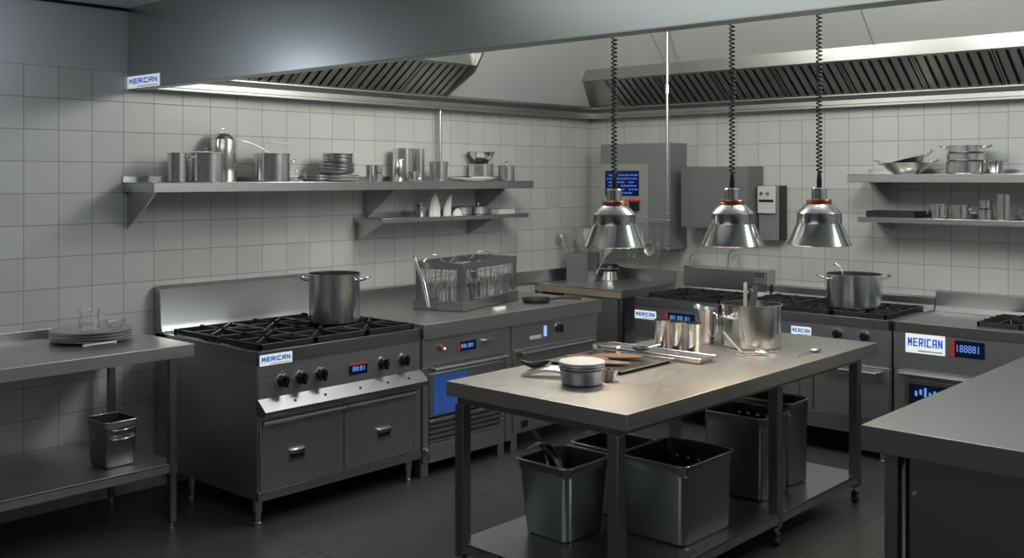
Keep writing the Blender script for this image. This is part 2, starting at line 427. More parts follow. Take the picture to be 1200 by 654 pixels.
# ------------------------------------------------------------------ cookware makers
def vessel_profile(r, h, th=.003, lip=.004, base=None, foot=.008):
    b = r if base is None else base
    return [(0, 0), (b - foot, 0), (b, foot), (r, h - .004), (r + lip, h - .002), (r + lip, h + .002), (r - th, h + .002), (b - th, foot), (b - foot - .002, .004), (0, .004)]
def loop_handle(mb, r, z, ang, w=.045, out=.03, tr=.004, rise=0.):
    ca, sa = math.cos(ang), math.sin(ang)
    P = []
    for i in range(13):
        t = i / 12 * PI
        a = r - .004 + out * math.sin(t) ** .6; b = w * math.cos(t)
        P.append((a * ca - b * sa, a * sa + b * ca, z + rise * math.sin(t)))
    mb.tube(P, tr, 8)
def pot(name, label, loc, r, h, m=None, handles=(0, PI), cat='pot', lid=False, group=None, hz=None, base=None, bigh=1., rise=.02, rz=0):
    m = m or POT
    t = thing(name, label, cat, loc, rz, group)
    MB().lathe(vessel_profile(r, h, base=base), 48).build('body', m, t)
    for a in handles:
        hb = MB(); loop_handle(hb, r, hz if hz is not None else h * .82, a, .04 * bigh, .035 * bigh, .0045 * bigh, rise)
        hb.build('handle', CHROME, t)
    if lid:
        l = MB().lathe([(r + .004, h + .002), (r + .004, h + .006), (r * .9, h + .010), (r * .3, h + .016), (0, h + .017)], 48).build('lid', m, t)
        MB().lathe([(.005, h + .012), (.005, h + .026), (.014, h + .030), (.014, h + .036), (0, h + .038)], 16).build('lid_knob', CHROME, l)
    return t
def bowl(name, label, loc, r, h, m=None, base=.45, cat='bowl', group=None):
    m = m or POT
    P = [(0, 0)]
    for i in range(9):
        t = i / 8; P.append((r * (base + (1 - base) * math.sin(t * PI / 2)), h * (t ** 1.6)))
    Q = [(r + .004, h), (r + .004, h + .002), (r - .003, h + .002)] + [(max(0, q[0] - .003), q[1] + .003) for q in P[::-1][1:]]
    o = MB().lathe(P + Q, 40).build(name, m, loc=loc)
    return tag(o, label, cat, group)
def dish(name, label, loc, r, h=.018, m=None, cat='plate', group=None, sx=1., sy=1.):
    m = m or CREAM
    P = [(0, 0), (r * .6, 0), (r * .66, h * .25), (r * .97, h * .85), (r, h), (r * .98, h + .003), (r * .66, h * .45), (r * .6, .004), (0, .004)]
    o = MB().lathe(P, 48, sx=sx, sy=sy).build(name, m, loc=loc)
    return tag(o, label, cat, group)
def cyl_pot(name, label, loc, r, h, cat='canister', m=None, group=None, closed=False, ribs=0):
    m = m or POT
    if closed: P = [(0, 0), (r - .004, 0), (r, .006), (r, h * .88), (r * .93, h * .92), (r * .93, h * .95), (r * .5, h * .995), (0, h)]
    else: P = vessel_profile(r, h, lip=.002)
    if ribs:
        P2 = []
        for i in range(ribs):
            z0_, z1_ = h * i / ribs, h * (i + 1) / ribs
            P2 += [(r, z0_ + .004), (r, z1_ - .006), (r + .004, z1_ - .004), (r + .004, z1_ - .001), (r - .004, z1_)]
        P = [(0, 0), (r - .004, 0)] + P2 + [(r - .006, h), (r - .006, .01), (0, .01)]
    return tag(MB().lathe(P, 36).build(name, m, loc=loc), label, cat, group)

# ---- long left shelf
cyl_pot('stock_pot', 'narrow plain steel pot at the left end of the long shelf', (.20, -4.066, ZL), .052, .165, 'pot')
pot('stock_pot', 'wide lidded steel pot second from the left end of the long shelf', (.18, -3.871, ZL), .104, .165, lid=True, handles=(-PI / 2,), hz=.14)
t = thing('milk_churn', 'tall narrow steel churn with domed lid behind the lidded pot on the long shelf', 'churn', (.09, -3.70, ZL))
MB().lathe([(0, 0), (.074, 0), (.078, .006), (.078, .235), (.074, .25), (.074, .256), (.05, .285), (.02, .296), (0, .297)], 40).build('body', POT, t)
MB().tube([(0, -.018, .29), (0, -.018, .315), (0, 0, .322), (0, .018, .315), (0, .018, .29)], .004).build('lid_handle', CHROME, t)
pot('stock_pot', 'open steel pot with side loop handles holding a ladle, on the long shelf', (.18, -3.415, ZL), .110, .172, handles=(PI / 2 - .4,), hz=.12)
t = thing('ladle', 'long curved steel ladle leaning out of the open pot on the long shelf', 'ladle', (.18, -3.43, ZL + .02))
MB().tube([(.02, .03, .02), (.01, .0, .15), (0, -.05, .18), (0, -.11, .205), (0, -.17, .222), (0, -.2, .225)], [.004, .004, .005, .006, .005, .004], 8, flat=.5).build('handle', STEEL, t)
MB().ball((.02, .035, .03), .028, 1, 1, .6).build('bowl', STEEL, t)
t = thing('spatula', 'steel spatula with pale blade leaning out of the open pot on the long shelf', 'spatula', (.18, -3.415, ZL + .015))
MB().tube([(-.02, -.03, .0), (-.02, -.02, .16), (-.02, -.04, .222), (-.02, -.02, .232)], .004, 8).build('handle', STEEL, t)
MB().box(-.035, -.005, -.03, .11, .226, .231, .002).xf(Matrix.Rotation(R(-4), 4, 'X')).build('blade', WHITE, t)
def glass_mug(label, loc, r, h, rz=0, cat='glass mug', name='glass_mug', group=None):
    t = thing(name, label, cat, loc, rz, group)
    MB().lathe([(0, 0), (r * .8, 0), (r * .95, h * .3), (r * .8, h * .75), (r, h), (r - .003, h), (r * .8 - .003, h * .75), (r * .95 - .003, h * .3), (r * .75, .006), (0, .006)], 28).build('body', GLASS, t)
    hb = MB(); P = [(r * .85 + .03 * math.sin(i / 8 * PI), 0, h * .8 - h * .6 * i / 8) for i in range(9)]
    hb.tube(P, .004, 8).build('handle', GLASS, t)
    return t
glass_mug('small clear glass mug beside the open pot on the long shelf', (.20, -3.225, ZL), .034, .075, R(100))
dish('plate', 'lower shallow dish left of the tall plate stack on the long shelf', (.23, -3.115, ZL), .073, .02, GREYP)
dish('plate', 'upper shallow dish left of the tall plate stack on the long shelf', (.23, -3.115, ZL + .012), .070, .024, GREYP)
for k in range(4):
    dish('plate', ['bottom wide plate', 'second wide plate', 'third wide plate', 'fourth wide plate'][k] + ' of the dish stack in the middle of the long shelf', (.19, -2.9, ZL + .009 * k), .128, .014, [CREAM, GREYP, CREAM, GREYP][k], group='wide plates in the middle stack')
for k in range(3):
    bowl('bowl', ['lowest steel bowl', 'middle steel bowl', 'third steel bowl'][k] + ' standing on the wide plates of the long shelf', (.19, -2.92, ZL + .044 + .021 * k), .113, .032, STEEL, .72, group='steel bowls in the middle stack')
for k in range(3):
    bowl('bowl', ['lower small bowl', 'middle small bowl', 'topmost small bowl'][k] + ' on top of the dish stack of the long shelf', (.19, -2.915, ZL + .107 + .021 * k), .098, .032, STEEL, .75, group='small bowls on top of the middle stack')
k = 0
for dy, dx, lab in ((-.045, 0, 'left'), (0, .03, 'middle'), (.045, 0, 'right')):
    cyl_pot('cup', 'lower steel cup, ' + lab + ' of the three short cup stacks on the long shelf', (.2 + dx, -2.615 + dy, ZL), .022, .052, 'cup', group='steel cups on the long shelf')
    cyl_pot('cup', 'upper steel cup, ' + lab + ' of the three short cup stacks on the long shelf', (.2 + dx, -2.615 + dy, ZL + .055), .022, .052, 'cup', group='steel cups on the long shelf')
cyl_pot('canister', 'tall wide steel canister behind the bottle right of the cups, long shelf', (.12, -2.284, ZL), .075, .228)
cyl_pot('canister', 'tall narrow steel canister right of the wide one on the long shelf', (.10, -2.12, ZL), .043, .228)
cyl_pot('shaker', 'slim domed steel shaker in front of the tall canister on the long shelf', (.26, -2.45, ZL), .040, .155, 'shaker', closed=True)
t = thing('mug', 'small steel jug with curved handle in front of the tall canisters', 'mug', (.26, -2.325, ZL), R(70))
MB().lathe(vessel_profile(.040, .066), 32).build('body', POT, t)
MB().tube([(.038 + .028 * math.sin(i / 8 * PI), 0, .058 - .045 * i / 8) for i in range(9)], .004, 8).build('handle', CHROME, t)
pot('stock_pot', 'steel pot standing at the foot of the thin pipe on the long shelf', (.2, -2.02, ZL), .066, .138, handles=(PI / 2 - .3,), hz=.11, bigh=.6)
dish('platter', 'long pale oval platter at the right of the long shelf', (.20, -1.66, ZL), .2, .022, WHITE, 'platter', sx=.55, sy=1.0)
pot('saucepan', 'low steel pan under the colander on the long shelf', (.11, -1.49, ZL + .026), .095, .1, handles=(), cat='saucepan')
t = thing('colander', 'steel colander with side handles on top of the low pan, long shelf', 'colander', (.11, -1.48, ZL + .128))
MB().lathe([(0, .015), (.04, .015), (.038, 0), (.045, 0), (.05, .018), (.085, .05), (.10, .088), (.108, .09), (.108, .094), (.097, .093), (.08, .053), (.04, .022), (0, .02)], 40).build('bowl', POT, t)
for a in (PI / 2, -PI / 2):
    hb = MB(); loop_handle(hb, .104, .09, a, .03, .02, .0035, .004); hb.build('handle', CHROME, t)
pot('stock_pot', 'small lidded steel pot at the right end of the long shelf', (.22, -1.325, ZL), .064, .112, lid=True, handles=(PI / 2,), hz=.09, bigh=.6)

# ---- short left shelf
t = thing('shaker', 'small steel pepper shaker at the left of the short shelf', 'shaker', (.17, -2.164, ZS))
MB().lathe([(0, 0), (.030, 0), (.032, .004), (.032, .07), (.026, .078), (.02, .085), (0, .086)], 28).build('body', STEEL, t)
MB().lathe([(.008, .084), (.010, .1), (.006, .106), (0, .107)], 16).build('knob', CHROME, t)
def napkin(label, loc, w, h, rz, lean):
    m = MB(); n = 14; rows = 12; V = []
    for j in range(rows + 1):
        q = j / rows; rw = w * (1 - q ** 2.1) ** .75 if q < 1 else .001
        V.append([m.bm.verts.new((.55 * rw * math.sin(2 * PI * k / n) + lean * q * q + .004 * math.sin(k * 3), rw * math.cos(2 * PI * k / n) + lean * 1.2 * q * q, h * q)) for k in range(n)])
    for a, b in zip(V, V[1:]):
        for k in range(n): m.bm.faces.new((a[k], a[(k + 1) % n], b[(k + 1) % n], b[k]))
    m.bm.faces.new(V[0]); m.bm.faces.new(V[-1])
    o = m.build('folded_napkin', CLOTH, loc=loc, rot=(0, 0, rz)); return tag(o, label, 'napkin')
napkin('tall white folded napkin standing on the short shelf, left of the two', (.17, -2.03, ZS), .052, .170, 0, 0)
napkin('narrow white folded napkin leaning right on the short shelf', (.18, -1.915, ZS), .036, .162, 0, .02)
t = tag(MB().lathe([(0, 0), (.045, 0), (.03, .035), (.012, .05), (0, .052)], 12, sx=.7).build('folded_napkin', CLOTH, loc=(.22, -1.85, ZS)), 'small crumpled white napkin beside the leaning napkin on the short shelf', 'napkin')
for y, r, lab in ((-1.745, .08, 'left'), (-1.56, .07, 'right')):
    pot('saucepan', 'low dark lidded pan on the short shelf, %s of the two' % lab, (.15, y, ZS), r, .05, STEELD, handles=(PI / 2,), hz=.035, bigh=.5, lid=True, cat='saucepan', group='dark pans on the short shelf')
tag(MB().box(-.04, .04, -.09, .09, 0, .034, .003).build('carton', CREAM, loc=(.22, -1.36, ZS)), 'low pale rectangular box at the right end of the short shelf', 'box')

# ---- upper back shelf
def oval_pan(label, loc, a, b, h, tilt, rz=0):
    t = thing('oval_pan', label, 'pan', loc, rz, 'oval pans on the upper back shelf', ry=tilt)
    P = [(0, 0), (.5, 0)]
    prof = [(0, 0), (.5, 0), (.62, .08 * h / .1), (.85, .5 * h), (1, h), (1.02, h), (.99, h), (.83, .5 * h + .004), (.6, .012), (.5, .006), (0, .006)]
    prof = [(0, 0), (.5, 0), (.66, h * .25), (.86, h * .62), (1, h), (1.015, h + .002), (.985, h + .002), (.84, h * .64), (.64, h * .3), (.5, .005), (0, .005)]
    MB().lathe(prof, 48, sx=a, sy=b).build('body', POT, t)
    for s in (1, -1):
        hb = MB(); P = []
        for i in range(11):
            q = i / 10 * PI; P.append((s * (a * .97 + .06 * math.sin(q)), .045 * math.cos(q), h + .022 * math.sin(q)))
        hb.tube(P, .006, 8, flat=.6).build('handle', CHROME, t)
    return t
oval_pan('lower oval steel pan with ear handles on the upper back shelf', (2.83, -.19, ZU), .165, .12, .075, 0)
oval_pan('tilted upper oval steel pan lying in another pan on the upper back shelf', (2.845, -.19, ZU + .035), .13, .095, .06, R(-14))
for k in range(3):
    t = thing('steamer_tier', ['lowest', 'middle', 'topmost'][k] + ' steel steamer tier of the stack on the upper back shelf', 'steamer', (3.214, -.18, ZU + (0, .082, .135)[k]), 0, 'steamer tiers')
    h = (.08, .05, .05)[k]; r = .118 - .002 * k
    MB().lathe([(0, 0), (r - .008, 0), (r, .01), (r, h - .006), (r + .006, h - .004), (r + .006, h), (r - .004, h), (r - .006, .006), (0, .006)], 48).build('body', POT, t)
    if k == 2:
        for a in (0, PI):
            hb = MB(); loop_handle(hb, r, h - .012, a, .035, .055, .005, .012); hb.build('handle', CHROME, t)
pot('saucepan', 'small steel pan with spout right of the steamer stack, upper back shelf', (3.40, -.18, ZU), .052, .085, handles=(PI / 4, PI), hz=.075, bigh=.7, cat='saucepan', base=.04)
# ---- lower back shelf
for k in range(3):
    t = MB().box(-.155, .155, -.1, .1, 0, .004, .001).box(-.165, .165, -.11, -.104, .0, .014, .002).box(-.165, .165, .104, .11, .0, .014, .002).box(-.165, -.159, -.11, .11, 0, .014, .002).box(.159, .165, -.11, .11, 0, .014, .002).build('oven_tray', WELL, loc=(2.755, -.17, ZB + .015 * k))
    tag(t, ['bottom', 'middle', 'top'][k] + ' dark tray of the tray stack on the lower back shelf', 'tray', 'dark trays on the lower back shelf')
pot('saucepan', 'left one of two short steel pots on the lower back shelf', (3.044, -.18, ZB), .064, .095, handles=(0,), hz=.07, bigh=.5, cat='saucepan')
pot('saucepan', 'right one of two short steel pots on the lower back shelf', (3.182, -.18, ZB), .06, .09, handles=(0,), hz=.06, bigh=.5, cat='saucepan')
for k, (r, h) in enumerate(((.05, .062), (.042, .06))):
    cyl_pot('canister', ['lower', 'upper'][k] + ' small tin of the two-tin stack on the lower back shelf', (3.339, -.18, ZB + .064 * k), r, h, group='stacked tins')
cyl_pot('canister', 'tall ribbed steel cylinder right of the stacked tins, lower back shelf', (3.455, -.2, ZB), .046, .165, ribs=1)
glass_mug('clear glass jug at the right of the lower back shelf', (3.60, -.18, ZB), .045, .085, R(180), 'glass jug', 'glass_jug')

# ------------------------------------------------------------------ wall cabinets at the back
t = thing('control_cabinet', 'tall grey control cabinet with blue screen on the back wall', 'cabinet', (.642, 0, 1.22))
MB().box(-.34, .34, -.25, -.003, 0, .845, .004).build('body', GREYL, t)
MB().box(-.338, .30, -.256, -.25, .012, .835, .002).build('door', GREYL, t)
f = MB().box(-.338, .14, -.262, -.256, .012, .68, .004).build('screen_panel', GREYF, t)
s = MB().box(-.285, .055, -.266, -.262, .42, .625, .002).build('screen', DISP, f)
d = MB(); random.seed(3)
for r_ in range(6):
    x = -.265
    while x < .02:
        w = random.choice((.012, .02, .03)); 
        if random.random() < .8: d.box(x, x + w, -.2675, -.266, .438 + r_ * .029, .450 + r_ * .029, 0)
        x += w + .008
d.build('screen_text', mat('screen_text_blue', (.05, .1, .5), .4, emit=(.06, .2, 1), es=.55), s)
h = MB().box(-.02, .06, -.30, -.262, .30, .375, .004).build('switch_block', PLAST, f)
MB().box(-.03, .07, -.303, -.262, .375, .392, .004).build('red_cap', REDL, h)
t = thing('fuse_box', 'plain grey wall box with flat door behind the middle heat lamp', 'cabinet', (1.375, 0, 1.40))
MB().box(-.29, .29, -.225, -.003, 0, .475, .004).build('body', GREYB, t)
MB().box(-.288, .288, -.25, -.227, .003, .472, .003).build('door', GREYB, t)
t = thing('towel_dispenser', 'pale dispenser with dark slot and two round buttons on the back wall', 'dispenser', (1.768, 0, 1.32))
MB().box(-.09, .09, -.10, -.003, 0, .41, .004).build('body', GREYL, t)
c = MB().box(-.088, .06, -.125, -.10, .20, .405, .006).build('cover', CREAM, t)
MB().box(-.075, .045, -.127, -.125, .285, .305, .001).build('slot', BLACK, c)
for x in (-.05, .0): MB().lathe([(0, 0), (.016, 0), (.014, .008), (0, .01)], 20).build('button', CHROME, c, (x, -.125, .35), (R(90), 0, 0))
MB().box(.082, .092, -.104, -.003, 0, .41, .001).build('side_strip', PLAST, t)
# rail with hanging utensils
t = thing('utensil_rail', 'slim steel rail under the control cabinet with utensils hanging', 'rail', (.84, -.32, 1.455))
MB().tube([(-.22, 0, 0), (.20, 0, 0)], .005, 10).build('bar', CHROME, t)
for x in (-.2, .18): MB().box(x - .006, x + .006, -.006, .070, -.006, .006, .001).build('rail_mount', STEEL, t)
hk = lambda mb: mb.tube([(0, .0, .0), (0, -.006, .010), (0, -.012, 0), (0, -.009, -.02)], .002, 6)
def hanging(name, label, x, kind, tw=0):
    t = thing(name, label, name.replace('_', ' '), (.84 + x, -.32, 1.455), 0, 'utensils hanging from the rail', ry=R(tw))
    m = hk(MB()); m.tube([(-.012, -.009, -.02), (-.01, -.009, -.17), (0, -.009, -.19)], .0025, 6); m.tube([(.012, -.009, -.02), (.01, -.009, -.17), (0, -.009, -.19)], .0025, 6)
    m.tube([(-.012, -.009, -.02), (.012, -.009, -.02)], .0025, 6)
    m.build('handle', CHROME, t)
    if kind == 'whisk':
        w = MB()
        for k in range(5):
            a = k * PI / 5
            P = [(.045 * math.sin(i / 14 * 2 * PI) * math.cos(a) * (.6 + .4 * math.sin(i / 14 * PI)), -.009 + .045 * math.sin(i / 14 * 2 * PI) * math.sin(a), -.19 - .06 * (1 - math.cos(i / 14 * 2 * PI))) for i in range(15)]
            w.tube(P, .0016, 5)
        w.build('wires', CHROME, t)
    elif kind == 'ladle':
        MB().lathe([(0, -.03), (.025, -.024), (.04, 0), (.037, 0), (.023, -.021), (0, -.027)], 24, (.0, -.03, -.215)).build('bowl', STEEL, t)
        MB().tube([(0, -.009, -.18), (0, -.005, -.21)], .003, 6).build('shank', CHROME, t)
    elif kind == 'turner':
        MB().box(-.02, .02, -.012, -.008, -.30, -.19, .001).build('blade', STEELD, t)
    elif kind == 'skimmer':
        MB().lathe([(0, 0), (.045, .004), (.05, .01), (.045, .006), (0, .003)], 28).build('disc', STEEL, t, (0, -.012, -.235), (R(80), 0, 0))
hanging('whisk', 'wire whisk hanging from the rail behind the left heat lamp', -.15, 'whisk', 4)
hanging('turner', 'narrow dark turner hanging second on the utensil rail', -.065, 'turner', -6)
hanging('skimmer', 'round steel skimmer hanging in the middle of the utensil rail', .015, 'skimmer', 0)
hanging('turner', 'narrow dark turner hanging right of the round skimmer', .095, 'turner', 3)
hanging('ladle', 'steel ladle hanging at the right end of the utensil rail', .165, 'ladle', 0)

# ------------------------------------------------------------------ tables
def foot(parent, x, y, z, r=.016):
    """adjustable foot below a leg, top at z"""
    MB().lathe([(r * 1.1, z), (r * 1.1, z - .02), (r * .6, z - .024), (r * .6, .016), (r * 1.5, .012), (r * 1.5, 0), (0, 0)], 16, (x, y, 0)).build('foot', CHROME, parent)
def castor(parent, x, y, z):
    c = MB().lathe([(0, z), (.020, z), (.020, z - .012), (.009, z - .016), (.009, z - .03), (0, z - .03)], 16, (x, y, 0))
    c.box(x - .017, x + .017, y - .014, y - .009, .022, z - .026, .001).box(x - .017, x + .017, y + .009, y + .014, .022, z - .026, .001).box(x - .017, x + .017, y - .014, y + .014, z - .030, z - .024, .001)
    o = c.build('castor', CHROME, parent)
    MB().cyl((x, y - .008, .021), (x, y + .008, .021), .021).build('wheel', RUBBER, o)
# left table
t = thing('work_table', 'long steel work table against the left wall with plates and an undershelf', 'table', (0, -4.29, 0))
MB().box(.004, .76, -2.7, 0, .872, .935, .002).build('tabletop', TOPM, t)
MB().box(.004, .02, -2.7, 0, .93, .985, .002).build('backsplash', TOPM, t)
MB().box(.04, .742, -2.65, -.085, .33, .34, .002).box(.728, .742, -2.65, -.087, .292, .339, .002).box(.04, .742, -.098, -.085, .292, .339, .002).build('undershelf', STEELD, t)
for x in (.73, .09):
    for y in (-.11, -1.5, -2.6):
        l = MB().box(x - .018, x + .018, y - .018, y + .018, .04, .90, .003).build('leg', LEGM, t); foot(t, x, y, .04, .012)
# centre table
t = thing('work_table', 'freestanding steel table in the middle with pots, bowls and trays on top', 'table', (2.715, -2.735, 0))
X0, X1, Y0, Y1 = -.495, .495, -1.17, 1.165
MB().box(X0, X1, Y0, Y1, .815, .88, .002).build('tabletop', CENTM, t)
MB().box(X0 + .035, X1 - .06, Y0 + .035, Y1 - .06, .78, .863, .003).build('apron', LEGM, t)
MB().box(X0 + .03, X1 - .065, Y0 + .03, Y1 - .055, .155, .165, .002).box(X1 - .078, X1 - .065, Y0 + .03, Y1 - .055, .115, .163, .002).box(X0 + .03, X1 - .065, Y0 + .03, Y0 + .043, .115, .163, .002).box(X0 + .03, X0 + .043, Y0 + .03, Y1 - .055, .115, .163, .002).box(X0 + .03, X1 - .065, Y1 - .068, Y1 - .055, .115, .163, .002).build('undershelf', STEEL, t)
for x, y in ((.405, -1.115), (-.445, -1.115), (.405, .179), (-.445, .60), (.405, 1.085), (-.445, 1.085)):
    MB().box(x - .026, x + .026, y - .026, y + .026, .095, .78, .004).build('leg', LEGM, t); castor(t, x, y, .096)
# right table
t = thing('work_table', 'dark steel counter at the front right corner with an empty top', 'table', (3.975, -3.535, 0))
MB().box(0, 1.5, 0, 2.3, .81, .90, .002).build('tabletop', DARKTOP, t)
for x, y in ((.085, .085), (.085, 2.2), (1.42, .085), (1.42, 2.2)):
    MB().box(x - .024, x + .024, y - .024, y + .024, .05, .84, .003).build('leg', LEGM, t); foot(t, x, y, .05)
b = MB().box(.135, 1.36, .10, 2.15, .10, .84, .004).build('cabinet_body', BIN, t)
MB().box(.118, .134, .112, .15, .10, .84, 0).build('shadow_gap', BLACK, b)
MB().lathe([(0, 0), (.008, 0), (.008, .008), (0, .01)], 12).build('bolt', CHROME, b, (.155, .10, .66), (R(90), 0, 0))
for x, y in ((.2, .2), (1.3, .2), (.2, 2.05), (1.3, 2.05)): foot(b, x, y, .10)
# corner counter
t = thing('corner_table', 'steel corner table with bright top between the left and back cooking lines', 'table', (0, 0, 0))
MB().box(.004, .88, -.745, -.004, .918, .93, .003).box(.866, .88, -.745, -.004, .865, .928, .003).build('tabletop', TOPM, t)
MB().box(.004, .864, -.745, -.73, .865, .917, .003).build('tan_front_edge', TAN, t)  # tan strip along the front of the top
MB().box(.30, .82, -.73, -.715, .05, .86, .002).build('front_panel', STEELD, t)
MB().box(.004, .02, -1.2, -.004, .932, 1.03, .002).build('backsplash', STEEL, t)
MB().box(.02, .88, -.02, -.004, .93, 1.03, .002).build('backsplash', STEEL, t)
for x, y in ((.845, -.71), (.05, -.71), (.845, -.05), (.05, -.05)):
    MB().box(x - .022, x + .022, y - .022, y + .022, .04, .918, .003).build('leg', LEGM, t); foot(t, x, y, .04)
MB().box(.03, .86, -.71, -.05, .30, .315, .002).build('undershelf', STEELD, t)

# ------------------------------------------------------------------ main range (left wall)
t = thing('gas_range', 'large steel six-burner gas range on the left wall with name plate and two doors', 'stove', (0, -4.10, 0))
W = 1.125
b = MB().box(.03, 1.035, .003, W - .003, .133, .845, .003).build('body', STEELD, t)
m = MB().box(.02, 1.05, 0, .014, .83, .90, .003).box(.02, 1.05, W - .014, W, .83, .90, .003).box(1.036, 1.05, 0, W, .828, .90, .0015).box(.02, 1.04, .01, W - .01, .86, .872, 0)
m.build('burner_deck', STEEL, t)
m = MB().prism([(.012, .87), (.012, 1.165), (.05, 1.168), (.075, 1.15), (.085, .95), (.10, .91), (.15, .885), (.15, .87)], lambda p, q, s: (p, s, q), 0, W)
m.build('backguard', STEEL, t)
for k in range(3):
    y0 = .03 + k * .357
    grate(t, .17, 1.02, y0, y0 + .35, .93, 2, 1)
MB().box(1.036, 1.044, .004, W - .004, .645, .828, .002).build('control_panel', STEELD, t)
for y in (.15, .266, .397, .832, .991): knob(t, 'x', (1.044, y, .733), .034)
display(t, .128, .062, 'x', (1.044, .655, .727), '88:81')
MB().box(1.044, 1.0455, .045, .075, .766, .769, 0).build('printed_mark', BLACK, t)
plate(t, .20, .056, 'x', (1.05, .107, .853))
m = MB().prism([(1.03, .655), (1.046, .655), (1.115, .600), (1.115, .585), (1.105, .575), (1.03, .575)], lambda p, q, s: (p, s, q), .0, W)
o = m.build('drip_ledge', LEGM, t)
for y in (.205, .40, .64, .84, 1.0):
    d = MB()
    Mx = Matrix.Translation((1.082, y, .6275)) @ Matrix.Rotation(R(39), 4, 'Y')
    r_ = bmesh.ops.create_cone(d.bm, segments=16, radius1=.008, radius2=.008, depth=.003, cap_ends=True)
    for v in r_['verts']: v.co = Mx @ v.co
    d.build('screw_hole', BLACK, o)
for y0, y1, pl in ((.012, .548, .235), (.556, W - .06, .835)):
    dr = MB().box(1.036, 1.05, y0, y1, .187, .565, .003).build('door', STEELD, t)
    MB().tube([(1.075, y0 + .0, .535), (1.075, y1, .535)], .012, 12).box(1.05, 1.076, y0 + .004, y1 - .004, .530, .548, .003).build('door_handle', STEEL, dr)
    p = MB().box(1.05, 1.056, pl - .05, pl + .05, .30, .37, .002).build('recessed_pull', CHROME, dr)
    MB().box(1.056, 1.0575, pl - .042, pl + .042, .318, .348, 0).build('pull_recess', BLACK, p)
    MB().box(1.056, 1.072, pl - .045, pl + .045, .346, .366, .004).build('pull_grip', CHROME, p)
MB().box(1.036, 1.046, W - .055, W - .002, .187, .565, .002).build('side_stile', STEELD, t)
MB().box(1.032, 1.052, 0, W, .133, .183, .003).build('base_rail', STEEL, t)
for x in (1.0, .37):
    for y in (.03, W - .06):
        MB().lathe([(0, .133), (.024, .133), (.024, .075), (.017, .07), (.017, .02), (.022, .016), (.022, 0), (0, 0)], 20, (x, y, 0)).build('foot', STEEL, t)
tp = pot('stock_pot', 'tall steel stock pot with two handles on the large left gas range', (.645, -3.30, .934), .152, .285, STEELH, handles=(), cat='pot')
for a in (R(38), R(218)):
    hb = MB(); loop_handle(hb, .152, .250, a, .035, .065, .007, .018); hb.build('handle', CHROME, tp)
MB().lathe([(.153, .281), (.158, .283), (.158, .290), (.153, .291)], 48).build('rim', CHROME, tp)

# ------------------------------------------------------------------ oven line with continuous worktop
t = thing('worktop', 'long plain steel worktop over the two oven units on the left wall', 'worktop', (0, -2.965, 0))
L = 1.722
MB().box(.004, 1.062, 0, L, .866, .92, .002).box(1.045, 1.062, 0, L, .832, .8665, 0).build('top', TOPM, t)
MB().box(.004, .03, 0, L, .92, 1.02, .003).build('backsplash', STEEL, t)
t = thing('oven', 'steel oven with glowing blue window and vents beside the large range', 'oven', (0, -2.96, 0))
W = .78
MB().box(.03, 1.03, .002, W, .09, .864, .003).build('body', STEELD, t)
MB().box(1.03, 1.042, .004, W - .003, .665, .828, .002).build('control_panel', STEELD, t)
MB().box(1.03, 1.046, .004, .05, .09, .66, .002).build('side_stile', STEELD, t)
MB().box(1.03, 1.046, W - .05, W - .003, .09, .66, .002).build('side_stile', STEELD, t)
p = MB().box(1.042, 1.046, .12, .175, .748, .782, .002).build('button_plate', STEEL, t)
MB().lathe([(0, 0), (.011, 0), (.011, .008), (0, .01)], 16).build('red_button', REDL, p, (1.046, .158, .768), (0, R(90), 0))
MB().lathe([(0, 0), (.007, 0), (.007, .008), (0, .01)], 16).build('white_button', WHLAMP, p, (1.046, .178, .758), (0, R(90), 0))
display(t, .16, .058, 'x', (1.042, .375, .752), '88.80', red='side')
m = MB().cyl((1.042, .53, .762), (1.062, .53, .762), .010).box(1.058, 1.068, .50, .60, .756, .768, .003)
m.build('lever', CHROME, t)
dr = MB().box(1.03, 1.05, .055, .70, .36, .615, .003).build('door', STEELD, t)
MB().box(1.05, 1.0525, .085, .37, .37, .60, .001).build('window', OVENW, dr)
MB().tube([(1.085, .06, .645), (1.085, .71, .645)], .013, 12).box(1.04, 1.086, .06, .08, .632, .657, .003).box(1.04, 1.086, .69, .71, .632, .657, .003).build('door_handle', STEEL, dr)
lv = MB().box(1.03, 1.036, .055, .70, .20, .355, .001).build('vent', BLACK, t)
m = MB()
for k in range(5): m.prism([(1.036, .205 + k * .03), (1.052, .200 + k * .03), (1.052, .216 + k * .03), (1.036, .226 + k * .03)], lambda p, q, s: (p, s, q), .055, .70)
m.build('vent_slats', STEEL, lv)
MB().box(1.03, 1.05, .055, .70, .09, .197, .003).build('lower_panel', STEELD, t)
m = MB().box(1.046, 1.060, .010, .048, .15, .18, .002).tube([(1.055, .02, .18), (1.066, .02, .17), (1.066, .02, .12), (1.055, .02, .11)], .004, 8); m.build('latch', CHROME, t)
for x in (.98, .15):
    for y in (.05, W - .06): MB().box(x - .03, x + .03, y - .03, y + .03, 0, .09, .003).build('foot', STEELD, t)
t = thing('drawer_unit', 'steel drawer unit with small blue light and single knob, right of the oven', 'cabinet', (0, -2.175, 0))
W = .91
MB().box(.03, 1.03, .002, W, .115, .864, .003).build('body', STEELD, t)
MB().box(1.03, 1.042, .004, W - .003, .675, .828, .002).build('control_panel', STEELD, t)
MB().box(1.042, 1.044, .18, .30, .716, .742, .001).build('label_plate', CREAM, t)
MB().box(1.042, 1.046, .325, .352, .725, .795, .002).build('blue_light', BLUELED, t)
knob(t, 'x', (1.042, .47, .768), .03)
